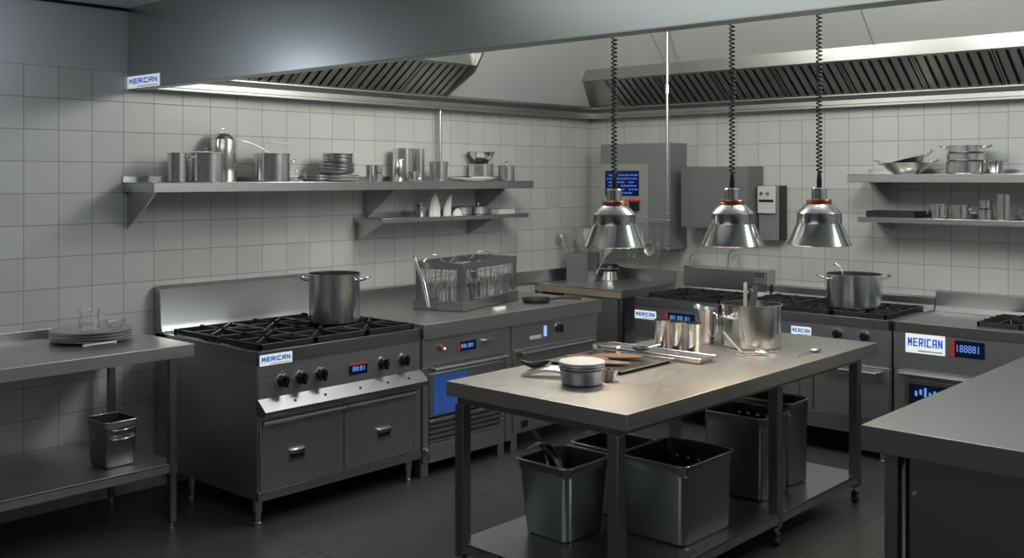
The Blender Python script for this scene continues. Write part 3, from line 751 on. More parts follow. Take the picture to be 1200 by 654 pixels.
for k, (z0, z1) in enumerate(((.42, .668), (.14, .412))):
    d = MB().box(1.03, 1.048, .015, W - .015, z0, z1, .003).build('drawer', STEELD, t)
    MB().tube([(1.085, .05, z1 - .025), (1.085, W - .08, z1 - .025)], .012, 12).box(1.04, 1.086, .05, .07, z1 - .038, z1 - .013, .002).box(1.04, 1.086, W - .1, W - .08, z1 - .038, z1 - .013, .002).build('drawer_handle', STEEL, d)
MB().box(1.03, 1.056, .09, .15, .155, .20, .002).build('latch', PLAST, t)
for x in (.98, .15):
    for y in (.06, W - .06): MB().box(x - .03, x + .03, y - .03, y + .03, 0, .115, .003).build('foot', STEELD, t)

# ------------------------------------------------------------------ back line
def back_unit(name, label, x0, x1, bg_z, bg_d=.06):
    t = thing(name, label, 'stove', ((x0 + x1) / 2, 0, 0)); w = (x1 - x0) / 2 - .003
    MB().box(-w, w, -.785, -.03, .165, .85, .003).build('body', STEELD, t)
    MB().box(-w, w, -.80, -.787, .838, .90, .0015).box(-w, -w + .014, -.80, -.02, .838, .90, .003).box(w - .014, w, -.80, -.02, .838, .90, .003).box(-w + .005, w - .005, -.79, -.02, .862, .88, 0).build('burner_deck', STEEL, t)
    MB().prism([(.005, .87), (.005, bg_z), (bg_d, bg_z), (bg_d + .008, bg_z - .01), (bg_d + .008, .93), (bg_d + .04, .885), (bg_d + .04, .87)], lambda p, q, s: (s, -p, q), -w, w).build('backguard', STEEL, t)
    MB().box(-w + .002, w - .002, -.795, -.786, .61, .836, .002).build('control_panel', STEELD, t)
    MB().box(-w, w, -.80, -.78, .165, .27, .003).build('base_rail', STEEL, t)
    for x in (-w + .07, w - .07):
        for y in (-.74, -.1):
            MB().lathe([(0, .165), (.026, .165), (.026, .07), (.02, .065), (.02, .015), (.026, .01), (.026, 0), (0, 0)], 20, (x, y, 0)).build('foot', STEEL, t)
    return t, w
# A
t, w = back_unit('gas_range', 'small steel gas range at the left of the back wall beside the corner table', 1.03, 1.765, 1.09, .12)
cx = 1.3975
grate(t, -w + .06, w - .06, -.70, -.18, .925, 2, 1)
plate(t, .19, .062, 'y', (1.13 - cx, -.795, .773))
display(t, .25, .07, 'y', (1.43 - cx, -.795, .775), '80 88 81', red='side')
v = MB().box(w - .10, w - .005, -.145, -.129, .99, 1.085, .002).build('vent_block', STEELD, t)
m = MB()
for k in range(6): m.box(w - .092 + k * .014, w - .085 + k * .014, -.1465, -.145, 1.04, 1.075, 0)
m.build('vent_slots', BLACK, v)
for x0, x1 in ((-w + .01, -.003), (.003, w - .01)):
    d = MB().box(x0, x1, -.80, -.786, .275, .60, .003).build('door', STEELD, t)
    MB().tube([(x0 + .02, -.83, .575), (x1 - .02, -.83, .575)], .009, 10).box(x0 + .02, x0 + .03, -.83, -.80, .567, .583, .001).box(x1 - .03, x1 - .02, -.83, -.80, .567, .583, .001).build('door_handle', STEEL, d)
# wire loops rising behind unit A
for x, wd, h, lab in ((1.02, .07, .09, 'small arched steel hook standing on the backguard left of the middle heat lamp'), (1.45, .10, .14, 'tall arched steel hook standing on the backguard behind the middle heat lamp')):
    P = [(-wd / 2, 0, 0), (-wd / 2, 0, h * .6)] + [(-wd / 2 * math.cos(i / 8 * PI), 0, h * .6 + h * .4 * math.sin(i / 8 * PI)) for i in range(1, 8)] + [(wd / 2, 0, h * .6), (wd / 2, 0, 0)]
    o = MB().tube(P, .006, 10).build('arched_hook', STEELD, loc=(x if x > 1.1 else 1.09, -.07, 1.09)); tag(o, lab, 'hook')
# B
t, w = back_unit('gas_range', 'wide steel gas range in the middle of the back wall, under a steel pot', 1.77, 2.975, .985, .05)
cx = 2.3725
for k in range(3):
    a = -w + .05 + k * (2 * w - .1) / 3
    grate(t, a + .003, a + (2 * w - .1) / 3 - .003, -.74, -.12, .925, 1, 2)
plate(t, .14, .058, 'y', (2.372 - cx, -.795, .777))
for x in (1.90, 2.08, 2.624, 2.805): knob(t, 'y', (x - cx, -.795, .787), .03)
for x0, x1 in ((-w + .01, -.012), (-.006, .085), (.092, w - .01)):
    d = MB().box(x0, x1, -.80, -.786, .275, .60, .003).build('door', STEELD, t)
    if x1 - x0 > .2:
        a, b_ = (x0 + .07, x1 - .04)
        MB().box(a, b_, -.845, -.825, .545, .572, .006).box(a, a + .02, -.83, -.80, .54, .575, .002).box(b_ - .022, b_, -.845, -.80, .515, .578, .003).build('door_handle', STEEL, d)
# C
t, w = back_unit('griddle_oven', 'steel griddle oven at the right of the back wall with large name plate', 2.985, 3.98, 1.03, .07)
cx = 3.4825
MB().box(-w + .014, w - .014, -.787, -.07, .885, .897, .003).build('griddle_plate', STEELD, t)
grate(t, 3.44 - cx, 3.93 - cx, -.66, -.18, .925, 2, 1)
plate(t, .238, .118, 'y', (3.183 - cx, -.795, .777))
display(t, .19, .10, 'y', (3.434 - cx, -.795, .772), '188881', red='side')
d = MB().box(-w + .02, w - .02, -.80, -.786, .275, .60, .003).build('door', STEELD, t)
MB().box(-w + .04, w - .04, -.832, -.80, .575, .592, .004).build('door_handle', STEEL, d)
fm = MB().box(-w + .07, w - .07, -.808, -.80, .30, .555, .003).build('window_frame', STEEL, d)
MB().box(-w + .10, w - .10, -.811, -.808, .32, .535, .002).build('window_glass', PLAST, fm)
MB().box(-w + .125, -w + .29, -.814, -.811, .40, .525, .001).build('lit_screen', DISP, fm)
e = MB()
for k in range(5): e.box(-w + .14 + k * .028, -w + .155 + k * .028, -.8152, -.814, .46 + .01 * (k % 2), .49 + .012 * (k % 3), 0)
e.build('screen_marks', DIGIT, fm)
# pot on unit B
tp = pot('stock_pot', 'wide steel pot with flared handles on the middle range of the back wall', (2.603, -.50, .929), .178, .215, STEELH, handles=(), cat='pot')
for a in (R(42), R(222)):
    hb = MB(); loop_handle(hb, .178, .19, a, .045, .07, .006, .022); hb.build('handle', CHROME, tp)
MB().lathe([(.179, .211), (.185, .213), (.185, .220), (.179, .221)], 48).build('rim', CHROME, tp)
t = thing('ladle', 'steel ladle handle hooked over the rim of the pot on the back range', 'ladle', (2.51, -.46, .945))
MB().tube([(.02, 0, .0), (0, 0, .18), (-.02, .0, .24), (-.05, 0, .262), (-.07, 0, .255)], .006, 8).build('handle', CHROME, t)
MB().ball((.03, 0, .01), .03, 1, 1, .5).build('bowl', CHROME, t)

# ------------------------------------------------------------------ corner table items
t = thing('utensil_holder', 'square steel utensil holder on the corner table', 'utensil holder', (.20, -.36, .93), R(8))
w_, h_ = .10, .235
MB().box(-w_, w_, -w_, w_, 0, .006, .002).box(-w_, -w_ + .004, -w_, w_, 0, h_, .001).box(w_ - .004, w_, -w_, w_, 0, h_, .001).box(-w_, w_, -w_, -w_ + .004, 0, h_, .001).box(-w_, w_, w_ - .004, w_, 0, h_, .001).build('body', STEELD, t)
def in_holder(name, label, dx, dy, lean, kind, L=.36, m=STEEL):
    t = thing(name, label, name.replace('_', ' '), (.20 + dx, -.36 + dy, .94), 0, 'utensils in the square holder')
    d = Vector((lean[0], lean[1], 1)).normalized(); e = d * L
    MB().tube([(0, 0, 0), tuple(e * .75)], .006, 8).build('handle', m, t)
    p = e * .75; q = e
    side = Vector((.74, .67, 0))
    if kind == 'flat':
        b = MB(); P = [p - side * .012, p + side * .012, p.lerp(q, .6) + side * .032, q + side * .026, q - side * .026, p.lerp(q, .6) - side * .032]
        n = Vector((.67, -.74, 0)) * .002
        A = [b.bm.verts.new(v + n) for v in P]; B = [b.bm.verts.new(v - n) for v in P]
        b.bm.faces.new(A); b.bm.faces.new(B[::-1])
        for i in range(6): b.bm.faces.new((A[i], B[i], B[(i + 1) % 6], A[(i + 1) % 6]))
        b.build('blade', m, t)
    elif kind == 'spoon': MB().ball(tuple((p + q) / 2), .03, 1, .35, 1.4).build('bowl', m, t)
    elif kind == 'ball': MB().ball(tuple(p), .022, 1, 1, .8).build('tip', PLAST, t)
in_holder('spoon', 'long spoon leaning far left out of the square holder', -.05, -.04, (-.3, -.25), 'spoon', .42)
in_holder('tongs', 'thin steel tongs leaning left out of the square holder', -.02, -.05, (-.22, -.2), 'none', .52)
in_holder('spatula', 'broad steel spatula standing upright in the square holder', -.03, .0, (-.08, -.08), 'flat', .43)
in_holder('spatula', 'darker spatula standing in the middle of the square holder', .02, .02, (.0, .02), 'flat', .42, STEELD)
in_holder('spoon', 'dark tipped spoon leaning right out of the square holder', .05, .04, (.16, .12), 'ball', .48, STEELD)
in_holder('spatula', 'short dark turner leaning low to the right out of the square holder', .07, .05, (.38, .33), 'flat', .30, STEELD)
t = thing('coffee_pot', 'small steel coffee pot with black collar on the corner table', 'coffee pot', (.37, -.22, .93), R(42))
MB().lathe([(0, 0), (.065, 0), (.07, .01), (.055, .085), (.058, .088)], 32).build('body', CHROME, t)
MB().lathe([(.057, .08), (.072, .088), (.078, .10), (.072, .13), (.066, .138), (.045, .142), (0, .144)], 32).build('collar', PLAST, t)
MB().lathe([(.058, .098), (.08, .102), (.08, .114), (.06, .118)], 32).build('band', CHROME, t)
MB().tube([(.06, 0, .12), (.105, 0, .115), (.115, 0, .08), (.10, 0, .02), (.085, 0, .008)], .006, 8).build('handle', PLAST, t)

# ------------------------------------------------------------------ rack on the worktop
RK = Vector((.56, -2.09, .92)); rr = R(14)
t = thing('wire_rack', 'large steel wire rack full of glasses on the left worktop', 'rack', RK, rr)
hx, hy, H = .19, .385, .315
f = MB().box(-hx, hx, -hy, hy, .0, .012, .002).box(-hx, -hx + .006, -hy, hy, 0, .065, .002).box(hx - .006, hx, -hy, hy, 0, .065, .002).box(-hx, hx, -hy, -hy + .006, 0, .065, .002).box(-hx, hx, hy - .006, hy, 0, .065, .002)
f.build('base_tray', STEEL, t)
f = MB()
for sx in (-1, 1):
    for sy in (-1, 1):
        x, y = sx * (hx - .012), sy * (hy - .012)
        f.box(x, x + .004, y - .05 if sy > 0 else y, y if sy > 0 else y + .05, .06, H, .001)
        f.box(x - .04 if sx > 0 else x, x if sx > 0 else x + .04, y, y + .004, .06, H, .001)
for sx in (-1, 1): f.box(sx * (hx - .008) - .003, sx * (hx - .008) + .003, -hy + .01, hy - .01, H - .045, H, .001)
for sy in (-1, 1): f.box(-hx + .01, hx - .01, sy * (hy - .01) - .003, sy * (hy - .01) + .003, H - .045, H, .001)
f.box(-hx - .006, hx + .006, -hy - .006, hy + .006, H, H + .004, .001) if False else None
f.build('frame', STEEL, t)
f = MB()
for sx in (-1, 1):
    x = sx * (hx - .012)
    for k in range(1, 12): y = -hy + .012 + k * (2 * hy - .024) / 12; f.tube([(x, y, .06), (x, y, H - .02)], .0022, 6)
    for z in (.12, .19, .25): f.tube([(x, -hy + .012, z), (x, hy - .012, z)], .0022, 6)
for sy in (-1, 1):
    y = sy * (hy - .014)
    for k in range(1, 7): x = -hx + .012 + k * (2 * hx - .024) / 7; f.tube([(x, y, .06), (x, y, H - .02)], .0022, 6)
    for z in (.12, .19, .25): f.tube([(-hx + .012, y, z), (hx - .012, y, z)], .0022, 6)
f.build('wire_mesh', CHROME, t)
f = MB().tube([(hx + .012, -.25, .075), (hx + .012, .36, .075)], .006, 8); f.tube([(hx + .012, -.25, .075), (hx - .01, -.25, .075)], .004, 6); f.tube([(hx + .012, .36, .075), (hx - .01, .36, .075)], .004, 6)
f.build('rail', CHROME, t)
f = MB()
for o_ in (0, .014): f.tube([(-hx + .02 + o_, -hy - .03, H + .03), (-hx + .11 + o_, -hy - .05, .18), (-hx + .16 + o_, -hy - .07, .03)], .006, 8)
f.tube([(-hx + .02, -hy - .03, H + .03), (-hx + .034, -hy - .03, H + .03)], .007, 8); f.tube([(-hx + .16, -hy - .07, .03), (-hx + .174, -hy - .07, .03)], .007, 8)
f.tube([(-hx + .027, -hy - .03, H + .02), (-hx + .02, -hy + .02, H - .01)], .005, 8)
f.build('carrying_handle', CHROME, t)
RM = Matrix.Translation(RK) @ Matrix.Rotation(rr, 4, 'Z')
proto = None
for i in range(3):
    for j in range(5):
        p = RM @ Vector((-.115 + i * .115, -.30 + j * .15, .013))
        if proto is None:
            proto = MB().lathe([(0, 0), (.030, 0), (.034, .01), (.041, .15), (.038, .15), (.031, .012), (0, .008)], 24).build('drinking_glass', GLASS)
            o = proto
        else: o = proto.copy(); COL.objects.link(o)
        o.location = p; tag(o, 'clear drinking glass standing inside the wire rack', 'glass', 'glasses in the wire rack')
def crv(label, p, rz, w, h, cat='tongs'):
    P = [(-w / 2 + w * i / 12, .01 * math.sin(i / 12 * 2 * PI), h * math.sin(i / 12 * PI) * (1 if i < 9 else 1)) for i in range(13)]
    o = MB().tube(P, [.004 + .003 * math.sin(i / 12 * PI) for i in range(13)], 8, flat=.6).tube([P[0], (P[0][0] + .02, 0, -.10)], .003, 6).tube([P[-1], (P[-1][0] - .02, 0, -.10)], .003, 6).build('steel_tongs', CHROME, loc=RM @ Vector(p), rot=(0, 0, rz)); return tag(o, label, cat, 'steel tongs lying in the rack')
crv('curved steel tongs over the near left edge of the wire rack', (-.12, -.25, H - .01), rr + R(60), .15, .05)
crv('low curved steel tongs over the middle of the wire rack', (-.03, -.05, H - .02), rr + R(80), .20, .045)
crv('long curved steel tongs at the far end of the wire rack', (.0, .2, H - .01), rr + R(70), .22, .05)
t = thing('frying_pan', 'black pan with long handle on the worktop right of the rack', 'pan', (.82, -1.67, .921), R(37))
MB().lathe([(0, 0), (.085, 0), (.105, .026), (.102, .027), (.083, .004), (0, .004)], 36).build('body', IRON, t)
MB().tube([(.10, 0, .020), (.17, 0, .030), (.31, 0, .028)], [.012, .014, .017], 10, flat=.6).build('handle', PLAST, t)
MB().lathe([(0, 0), (.02, 0), (.018, .008), (0, .012)], 16, (.03, -.02, .004)).build('bright_stud', CHROME, t)
tag(MB().box(-.014, .014, -.055, .055, 0, .022, .003).build('white_tag', WHITE, loc=(.93, -2.17, .921), rot=(0, 0, R(4))), 'small white block at the foot of the wire rack', 'block')

# ------------------------------------------------------------------ left table items
lt = (.27, -4.60)
tag(MB().box(-.012, .012, -.09, .09, 0, .012, .003).build('steel_bar', CHROME, loc=(.42, -4.63, .935)), 'small bright steel bar under the front of the plate stack', 'bar')
for k in range(4):
    dish('plate', ['bottom grey plate', 'second grey plate from below', 'third grey plate from below', 'topmost grey plate'][k] + ' of the stack on the left table', (lt[0], lt[1], .936 + .015 * k), .205, .016, GREYP, group='plates on the left table')
glass_mug('clear glass mug standing on the plates of the left table', (lt[0], lt[1] - .01, .998), .055, .105, R(42))
tag(bowl('glass_bowl', 'small clear glass bowl beside the mug on the plate stack', (lt[0] + .02, lt[1] + .12, .998), .05, .035, GLASS, .5), cat='glass bowl')
t = thing('food_container', 'small dark steel container with two side handles under the left table', 'container', (.53, -4.615, .34))
hx, hy, hh = .10, .085, .235
def container(t, hx, hy, hh, m, taper=.9, lip=.012, rad=.03, depth=None):
    mb = MB()
    def ring(ax, ay, z, r):
        out = []
        for cxs, cys, a0 in ((1, 1, 0), (-1, 1, 90), (-1, -1, 180), (1, -1, 270)):
            for i in range(6):
                a = R(a0 + 18 * i); out.append(mb.bm.verts.new((cxs * (ax - r) + r * math.cos(a), cys * (ay - r) + r * math.sin(a), z)))
        return out
    T = taper
    seq = [ring(hx * T - .01, hy * T - .01, 0, rad), ring(hx * T, hy * T, .012, rad), ring(hx * (T + (1 - T) * .86), hy * (T + (1 - T) * .86), hh * .86, rad), ring(hx * (T + (1 - T) * .88) + .004, hy * (T + (1 - T) * .88) + .004, hh * .88, rad), ring(hx, hy, hh - .006, rad),
           ring(hx + lip, hy + lip, hh - .004, rad + lip), ring(hx + lip, hy + lip, hh, rad + lip), ring(hx - .004, hy - .004, hh, rad), ring(hx * T - .004, hy * T - .004, .016, rad)]
    n = 24
    for a, b in zip(seq, seq[1:]):
        for k in range(n): mb.bm.faces.new((a[k], a[(k + 1) % n], b[(k + 1) % n], b[k]))
    mb.bm.faces.new(seq[0]); mb.bm.faces.new(seq[-1])
    mb.build('body', m, t)
    r = MB(); P = []
    for cxs, cys, a0 in ((1, 1, 0), (-1, 1, 90), (-1, -1, 180), (1, -1, 270)):
        for i in range(6):
            a = R(a0 + 18 * i); q = rad + lip; P.append((cxs * (hx + lip - q) + q * math.cos(a), cys * (hy + lip - q) + q * math.sin(a), hh))
    r.tube(P, .0035, 6, closed=True).build('rim', CHROME, t)
container(t, hx, hy, hh, BIN, .92, .01, .02)
for k in range(2):
    z = .20 - k * .045
    MB().tube([(hx * .98, -.06, z), (hx + .02, -.055, z - .004), (hx + .024, 0, z - .006), (hx + .02, .055, z - .004), (hx * .98, .06, z)], .0045, 8).build('handle', CHROME, t)

# ------------------------------------------------------------------ containers on the centre undershelf
ZC = .1655
def bin_(label, cx, cy, hx, hy, h, taper=.95, name='waste_bin', cat='bin', rz=0):
    t = thing(name, label, cat, (cx, cy, ZC), rz, 'deep steel containers under the centre table')
    container(t, hx, hy, h, BIN, taper, .012, .035)
    return t
b1 = bin_('tapered dark steel bin under the near end of the centre table, ladle inside', 2.535, -3.46, .15, .16, .345, .84)
b2 = bin_('square dark steel bin with studs inside, nearest the front leg of the centre table', 2.90, -3.085, .175, .205, .36, .97)
b3 = bin_('tall dark steel container behind the middle leg of the centre table', 2.84, -2.345, .175, .135, .42, .97)
b4 = bin_('farthest dark steel container under the centre table, pale rim', 2.82, -2.045, .175, .105, .44, .97)
b5 = bin_('low dark container hidden between the tapered bin and the square bin', 2.50, -3.03, .15, .15, .33, .92)
def studs(b, hx, y, z, n):
    for k in range(n):
        x = -hx * .5 + hx * k / max(1, n - 1)
        MB().lathe([(0, 0), (.013, 0), (.014, .010), (.008, .018), (0, .019)], 14).build('stud', CHROME, b, (x, y, z), (R(90), 0, 0))
studs(b2, .24, .19, .28, 5); studs(b3, .22, .125, .37, 5)
t = thing('scoop', 'long flat grey scoop handle standing in the tapered bin under the table', 'scoop', (2.5, -3.50, ZC + .05))
MB().tube([(.08, .06, .0), (.07, .03, .15), (.03, .0, .29), (-.01, -.02, .345), (-.07, -.03, .35), (-.12, -.03, .32)], [.02, .02, .022, .022, .018, .012], 10, flat=.2).build('blade', BIN, t)
t = thing('serving_spoon', 'bright thin spoon handle leaning over the back rim of the tapered bin', 'spoon', (2.45, -3.44, ZC + .02))
MB().tube([(.05, .02, 0), (-.02, .02, .2), (-.07, .02, .32), (-.11, .01, .385), (-.12, .0, .40)], [.008, .009, .011, .012, .009], 8, flat=.4).build('handle', CHROME, t)
MB().ball((.055, .02, .012), .022, 1, 1, .5).build('bowl', CHROME, t)

# ------------------------------------------------------------------ on the centre table
ZT = .8805
t = pot('stock_pot', 'big steel stock pot holding two slats on the centre table', (2.752, -2.132, ZT), .158, .225, POT, handles=(), cat='pot')
for a in (R(259), R(79)):
    hb = MB(); loop_handle(hb, .158, .165, a, .04, .065, .007, .012); hb.build('handle', CHROME, t)
MB().lathe([(.159, .221), (.165, .223), (.165, .231), (.159, .232)], 48).build('rim', CHROME, t)
def slat(label, x, y, dx, dy, L, w):
    t = thing('paddle', label, 'paddle', (x, y, ZT + .012))
    d = Vector((dx, dy, 1)).normalized(); sd = Vector((.74, .67, 0)) * w / 2; n = Vector((.67, -.74, 0)) * .003
    b = MB(); P = [Vector((0, 0, 0)) - sd, Vector((0, 0, 0)) + sd, d * L + sd * .8, d * L - sd * .8]
    A = [b.bm.verts.new(v + n) for v in P]; B = [b.bm.verts.new(v - n) for v in P]
    b.bm.faces.new(A); b.bm.faces.new(B[::-1])
    for i in range(4): b.bm.faces.new((A[i], B[i], B[(i + 1) % 4], A[(i + 1) % 4]))
    b.build('blade', CLOTH if w < .03 else STEEL, t)
    if w > .03:
        q = d * (L - .03); MB().box(q.x - .02, q.x + .0, q.y - .03, q.y - .01, q.z - .01, q.z + .012, .003).build('bright_clip', CHROME, t)
slat('narrow pale paddle standing left in the big pot on the centre table', 2.72, -2.14, .0, .0, .33, .022)
slat('wider grey paddle with bright clip leaning right in the big pot', 2.745, -2.16, .10, .09, .32, .04)
cups = [('steel tumbler, left one of the three in front of the jug', 2.489, -2.592), ('steel tumbler, middle one of the three in front of the jug', 2.592, -2.60), ('steel tumbler, right one of the three, beside the jug', 2.684, -2.60)]
proto = None
for lab, x, y in cups:
    if proto is None: proto = MB().lathe([(0, 0), (.038, 0), (.041, .005), (.041, .155), (.043, .158), (.043, .161), (.039, .161), (.038, .008), (0, .006)], 40).build('tumbler', POT); o = proto
    else: o = proto.copy(); COL.objects.link(o)
    o.location = (x, y, ZT + .005); tag(o, lab, 'tumbler', 'steel tumblers on the centre table')
t = thing('jug', 'tall steel jug with spout between the tumblers and the big pot', 'jug', (2.512, -2.205, ZT), R(-22))
jb = MB(); rings = []
prof = [(.0, 0), (.050, 0), (.052, .006), (.054, .10), (.060, .165), (.066, .192)]
seg = 40
def jr(r, z, s, off=0):
    out = []
    for k in range(seg):
        a = 2 * PI * k / seg; e = max(0, math.cos(a - PI)) ** 8 * s
        out.append(jb.bm.verts.new(((r + off + e) * math.cos(a), (r + off + e) * math.sin(a), z + e * .35)))
    return out
rg = [jr(r, z, s) for r, z, s in ((.048, 0, 0), (.052, .006, 0), (.053, .10, 0), (.058, .155, .008), (.064, .185, .022), (.066, .192, .026))] + [jr(r, z, s) for r, z, s in ((.063, .192, .026), (.060, .183, .020), (.055, .155, .006), (.050, .10, 0), (.049, .008, 0))]
for a, b in zip(rg, rg[1:]):
    for k in range(seg): jb.bm.faces.new((a[k], a[(k + 1) % seg], b[(k + 1) % seg], b[k]))
jb.bm.faces.new(rg[0]); jb.bm.faces.new(rg[-1])
jb.build('body', POT, t)
MB().tube([(.060, 0, .175), (.095, 0, .172), (.112, 0, .145), (.105, 0, .08), (.088, 0, .05), (.052, 0, .045)], .007, 8, flat=.5).build('handle', CHROME, t)
# long shallow tray along x beneath / in front of the tumblers
def tray(label, cx, cy, hx, hy, h, m, rz=0, name='tray', z=ZT):
    t = thing(name, label, 'tray', (cx, cy, z), rz)
    b = MB()
    def ring(ax, ay, zz): return [b.bm.verts.new(p) for p in ((-ax, -ay, zz), (ax, -ay, zz), (ax, ay, zz), (-ax, ay, zz))]
    s = [ring(hx - .012, hy - .012, 0), ring(hx, hy, h), ring(hx + .008, hy + .008, h), ring(hx + .008, hy + .008, h + .002), ring(hx - .002, hy - .002, h + .002), ring(hx - .013, hy - .013, .003)]
    for a, c in zip(s, s[1:]):
        for k in range(4): b.bm.faces.new((a[k], a[(k + 1) % 4], c[(k + 1) % 4], c[k]))
    b.bm.faces.new(s[0]); b.bm.faces.new(s[-1]); b.build('pan', m, t, smooth=30)
    r = MB(); q = [(-hx - .008, -hy - .008, h + .001), (hx + .008, -hy - .008, h + .001), (hx + .008, hy + .008, h + .001), (-hx - .008, hy + .008, h + .001)]
    for i in range(4): r.tube([q[i], q[(i + 1) % 4]], .003, 6)
    r.build('rim', CHROME, t)
    return t
tray('long narrow steel tray lying in front of the tumblers', 2.535, -2.735, .315, .065, .026, STEEL, 0, 'serving_tray')
tray('dark rectangular baking tray with bread on the centre table', 2.50, -3.055, .215, .215, .016, mat('baking_tray_steel', (.20, .20, .19), .38, 1), 0, 'baking_tray')
def loaf(label, x, y, rz, L, w, h, z=.0045):
    m = MB(); n = 16; seg = 14; rings = []
    for i in range(n + 1):
        q = i / n; s = max(.03, math.sin(PI * min(1, max(0, q))) ** .55)
        rings.append([m.bm.verts.new((L * (q - .5), w / 2 * s * math.cos(2 * PI * k / seg), h / 2 + h / 2 * s * math.sin(2 * PI * k / seg))) for k in range(seg)])
    for a, b in zip(rings, rings[1:]):
        for k in range(seg): m.bm.faces.new((a[k], a[(k + 1) % seg], b[(k + 1) % seg], b[k]))
    m.bm.faces.new(rings[0]); m.bm.faces.new(rings[-1])
    return tag(m.build('bread_loaf', BREAD, loc=(x, y, ZT + z), rot=(0, 0, rz)), label, 'bread', 'brown flat loaves on the baking tray')
loaf('brown flat loaf lying rearmost on the baking tray', 2.47, -2.97, R(35), .27, .08, .030)
loaf('brown flat loaf lying at the left of the baking tray', 2.38, -3.10, R(20), .24, .08, .028)
loaf('brown flat loaf nearest the front edge of the baking tray', 2.535, -3.12, R(30), .22, .065, .022)
t = thing('black_spoon', 'dark short spoon resting over the back rim of the baking tray', 'spoon', (2.50, -2.80, ZT + .03), R(30))
MB().ball((0, 0, .012), .042, 1.1, .62, .28).build('bowl', PLAST, t)
MB().tube([(.035, 0, .014), (.075, 0, .028), (.10, 0, .034)], [.009, .007, .008], 8, flat=.6).build('handle', CHROME, t)
t = thing('steel_stand', 'small folded steel stand at the far left corner of the baking tray', 'stand', (2.35, -2.90, ZT + .004), R(15))
MB().box(-.06, .07, -.03, .03, .05, .056, .002).box(-.06, -.055, -.03, .03, 0, .054, .001).box(.065, .07, -.03, .03, 0, .054, .001).box(-.02, .12, .03, .05, .046, .05, .001).build('body', CHROME, t)
# bowls at the near end
t = thing('lidded_bowl', 'dark round pan with white lid at the near end of the centre table', 'bowl', (2.715, -3.555, ZT))
MB().lathe([(0, 0), (.082, 0), (.092, .010), (.097, .062), (.100, .066), (.100, .070), (.094, .072), (.088, .012), (0, .006)], 48).build('body', BIN, t)
MB().lathe([(.096, .072), (.102, .074), (.102, .082), (.096, .084), (.102, .087), (.103, .094), (.09, .096), (0, .096)], 48).build('band', STEEL, t)
MB().lathe([(0, .096), (.100, .096), (.102, .099), (.101, .103), (.09, .106), (0, .107)], 48).build('lid', WHITE, t)
t = tag(MB().lathe([(0, 0), (.028, 0), (.04, .05), (.037, .05), (.026, .004), (0, .004)], 32).build('steel_cup', STEEL, loc=(2.755, -3.405, ZT)), 'short steel cup behind the pan with the white lid', 'cup')
t = thing('scoop', 'pale grey curved scoop with black handle at the near left of the table', 'scoop', (2.49, -3.53, ZT + .001), R(30))
m = MB(); rows = []
for i in range(13):
    q = i / 12; x = -.12 + .235 * q; wd = .012 + .036 * math.sin(min(1, q * 1.3) * PI / 2); z = .006 + .046 * math.sin(q * PI * .8) ** .8
    rows.append([m.bm.verts.new((x, s * wd, z - .012 * abs(s) ** 2)) for s in (-1, -.6, 0, .6, 1)] + [m.bm.verts.new((x, s * wd, max(0, z - .012 * abs(s) ** 2 - .012))) for s in (1, .6, 0, -.6, -1)])
for a, b in zip(rows, rows[1:]):
    for k in range(10): m.bm.faces.new((a[k], a[(k + 1) % 10], b[(k + 1) % 10], b[k]))
m.bm.faces.new(rows[0]); m.bm.faces.new(rows[-1]); m.box(.095, .125, -.046, .046, .0, .042, .004)
m.build('scoop_body', LINER, t, smooth=60)
MB().tube([(-.125, 0, .070), (-.10, 0, .058), (-.07, 0, .050), (-.03, 0, .056), (.0, 0, .066), (.015, 0, .074)], [.005, .013, .018, .019, .014, .006], 12, flat=.8).build('handle', PLAST, t)
# utensils at the foot of the big pot
t = thing('steel_rod', 'thick steel rod leaning against the jug side of the big pot', 'rod', (2.83, -2.37, ZT), 0)
MB().tube([(.0, .0, .012), (-.035, -.03, .062), (-.072, -.062, .118)], [.009, .009, .009], 12).build('bar', CHROME, t)
t = thing('steel_spoon', 'bright spoon with forked end lying at the foot of the big pot', 'spoon', (2.93, -2.345, ZT), R(48))
MB().box(-.14, .07, -.012, .0, .002, .010, .003).box(-.13, .08, .014, .022, .002, .008, .003).build('handle', CHROME, t)
MB().ball((.0, .0, .016), .034, 1.2, .8, .3).build('bowl', CHROME, t)
t = thing('steel_spoon', 'slender spoon with oval bowl lying alone right of the big pot', 'spoon', (3.09, -2.13, ZT), R(88))
MB().ball((.06, 0, .014), .036, 1.2, .75, .3).build('bowl', STEELD, t)
MB().tube([(.02, 0, .012), (-.06, .0, .006), (-.14, 0, .004)], [.004, .003, .004], 8).build('handle', CHROME, t)
MB().tube([(.09, .02, .004), (.18, .05, .004)], .003, 8).build('loose_rod', CHROME, t) if False else None

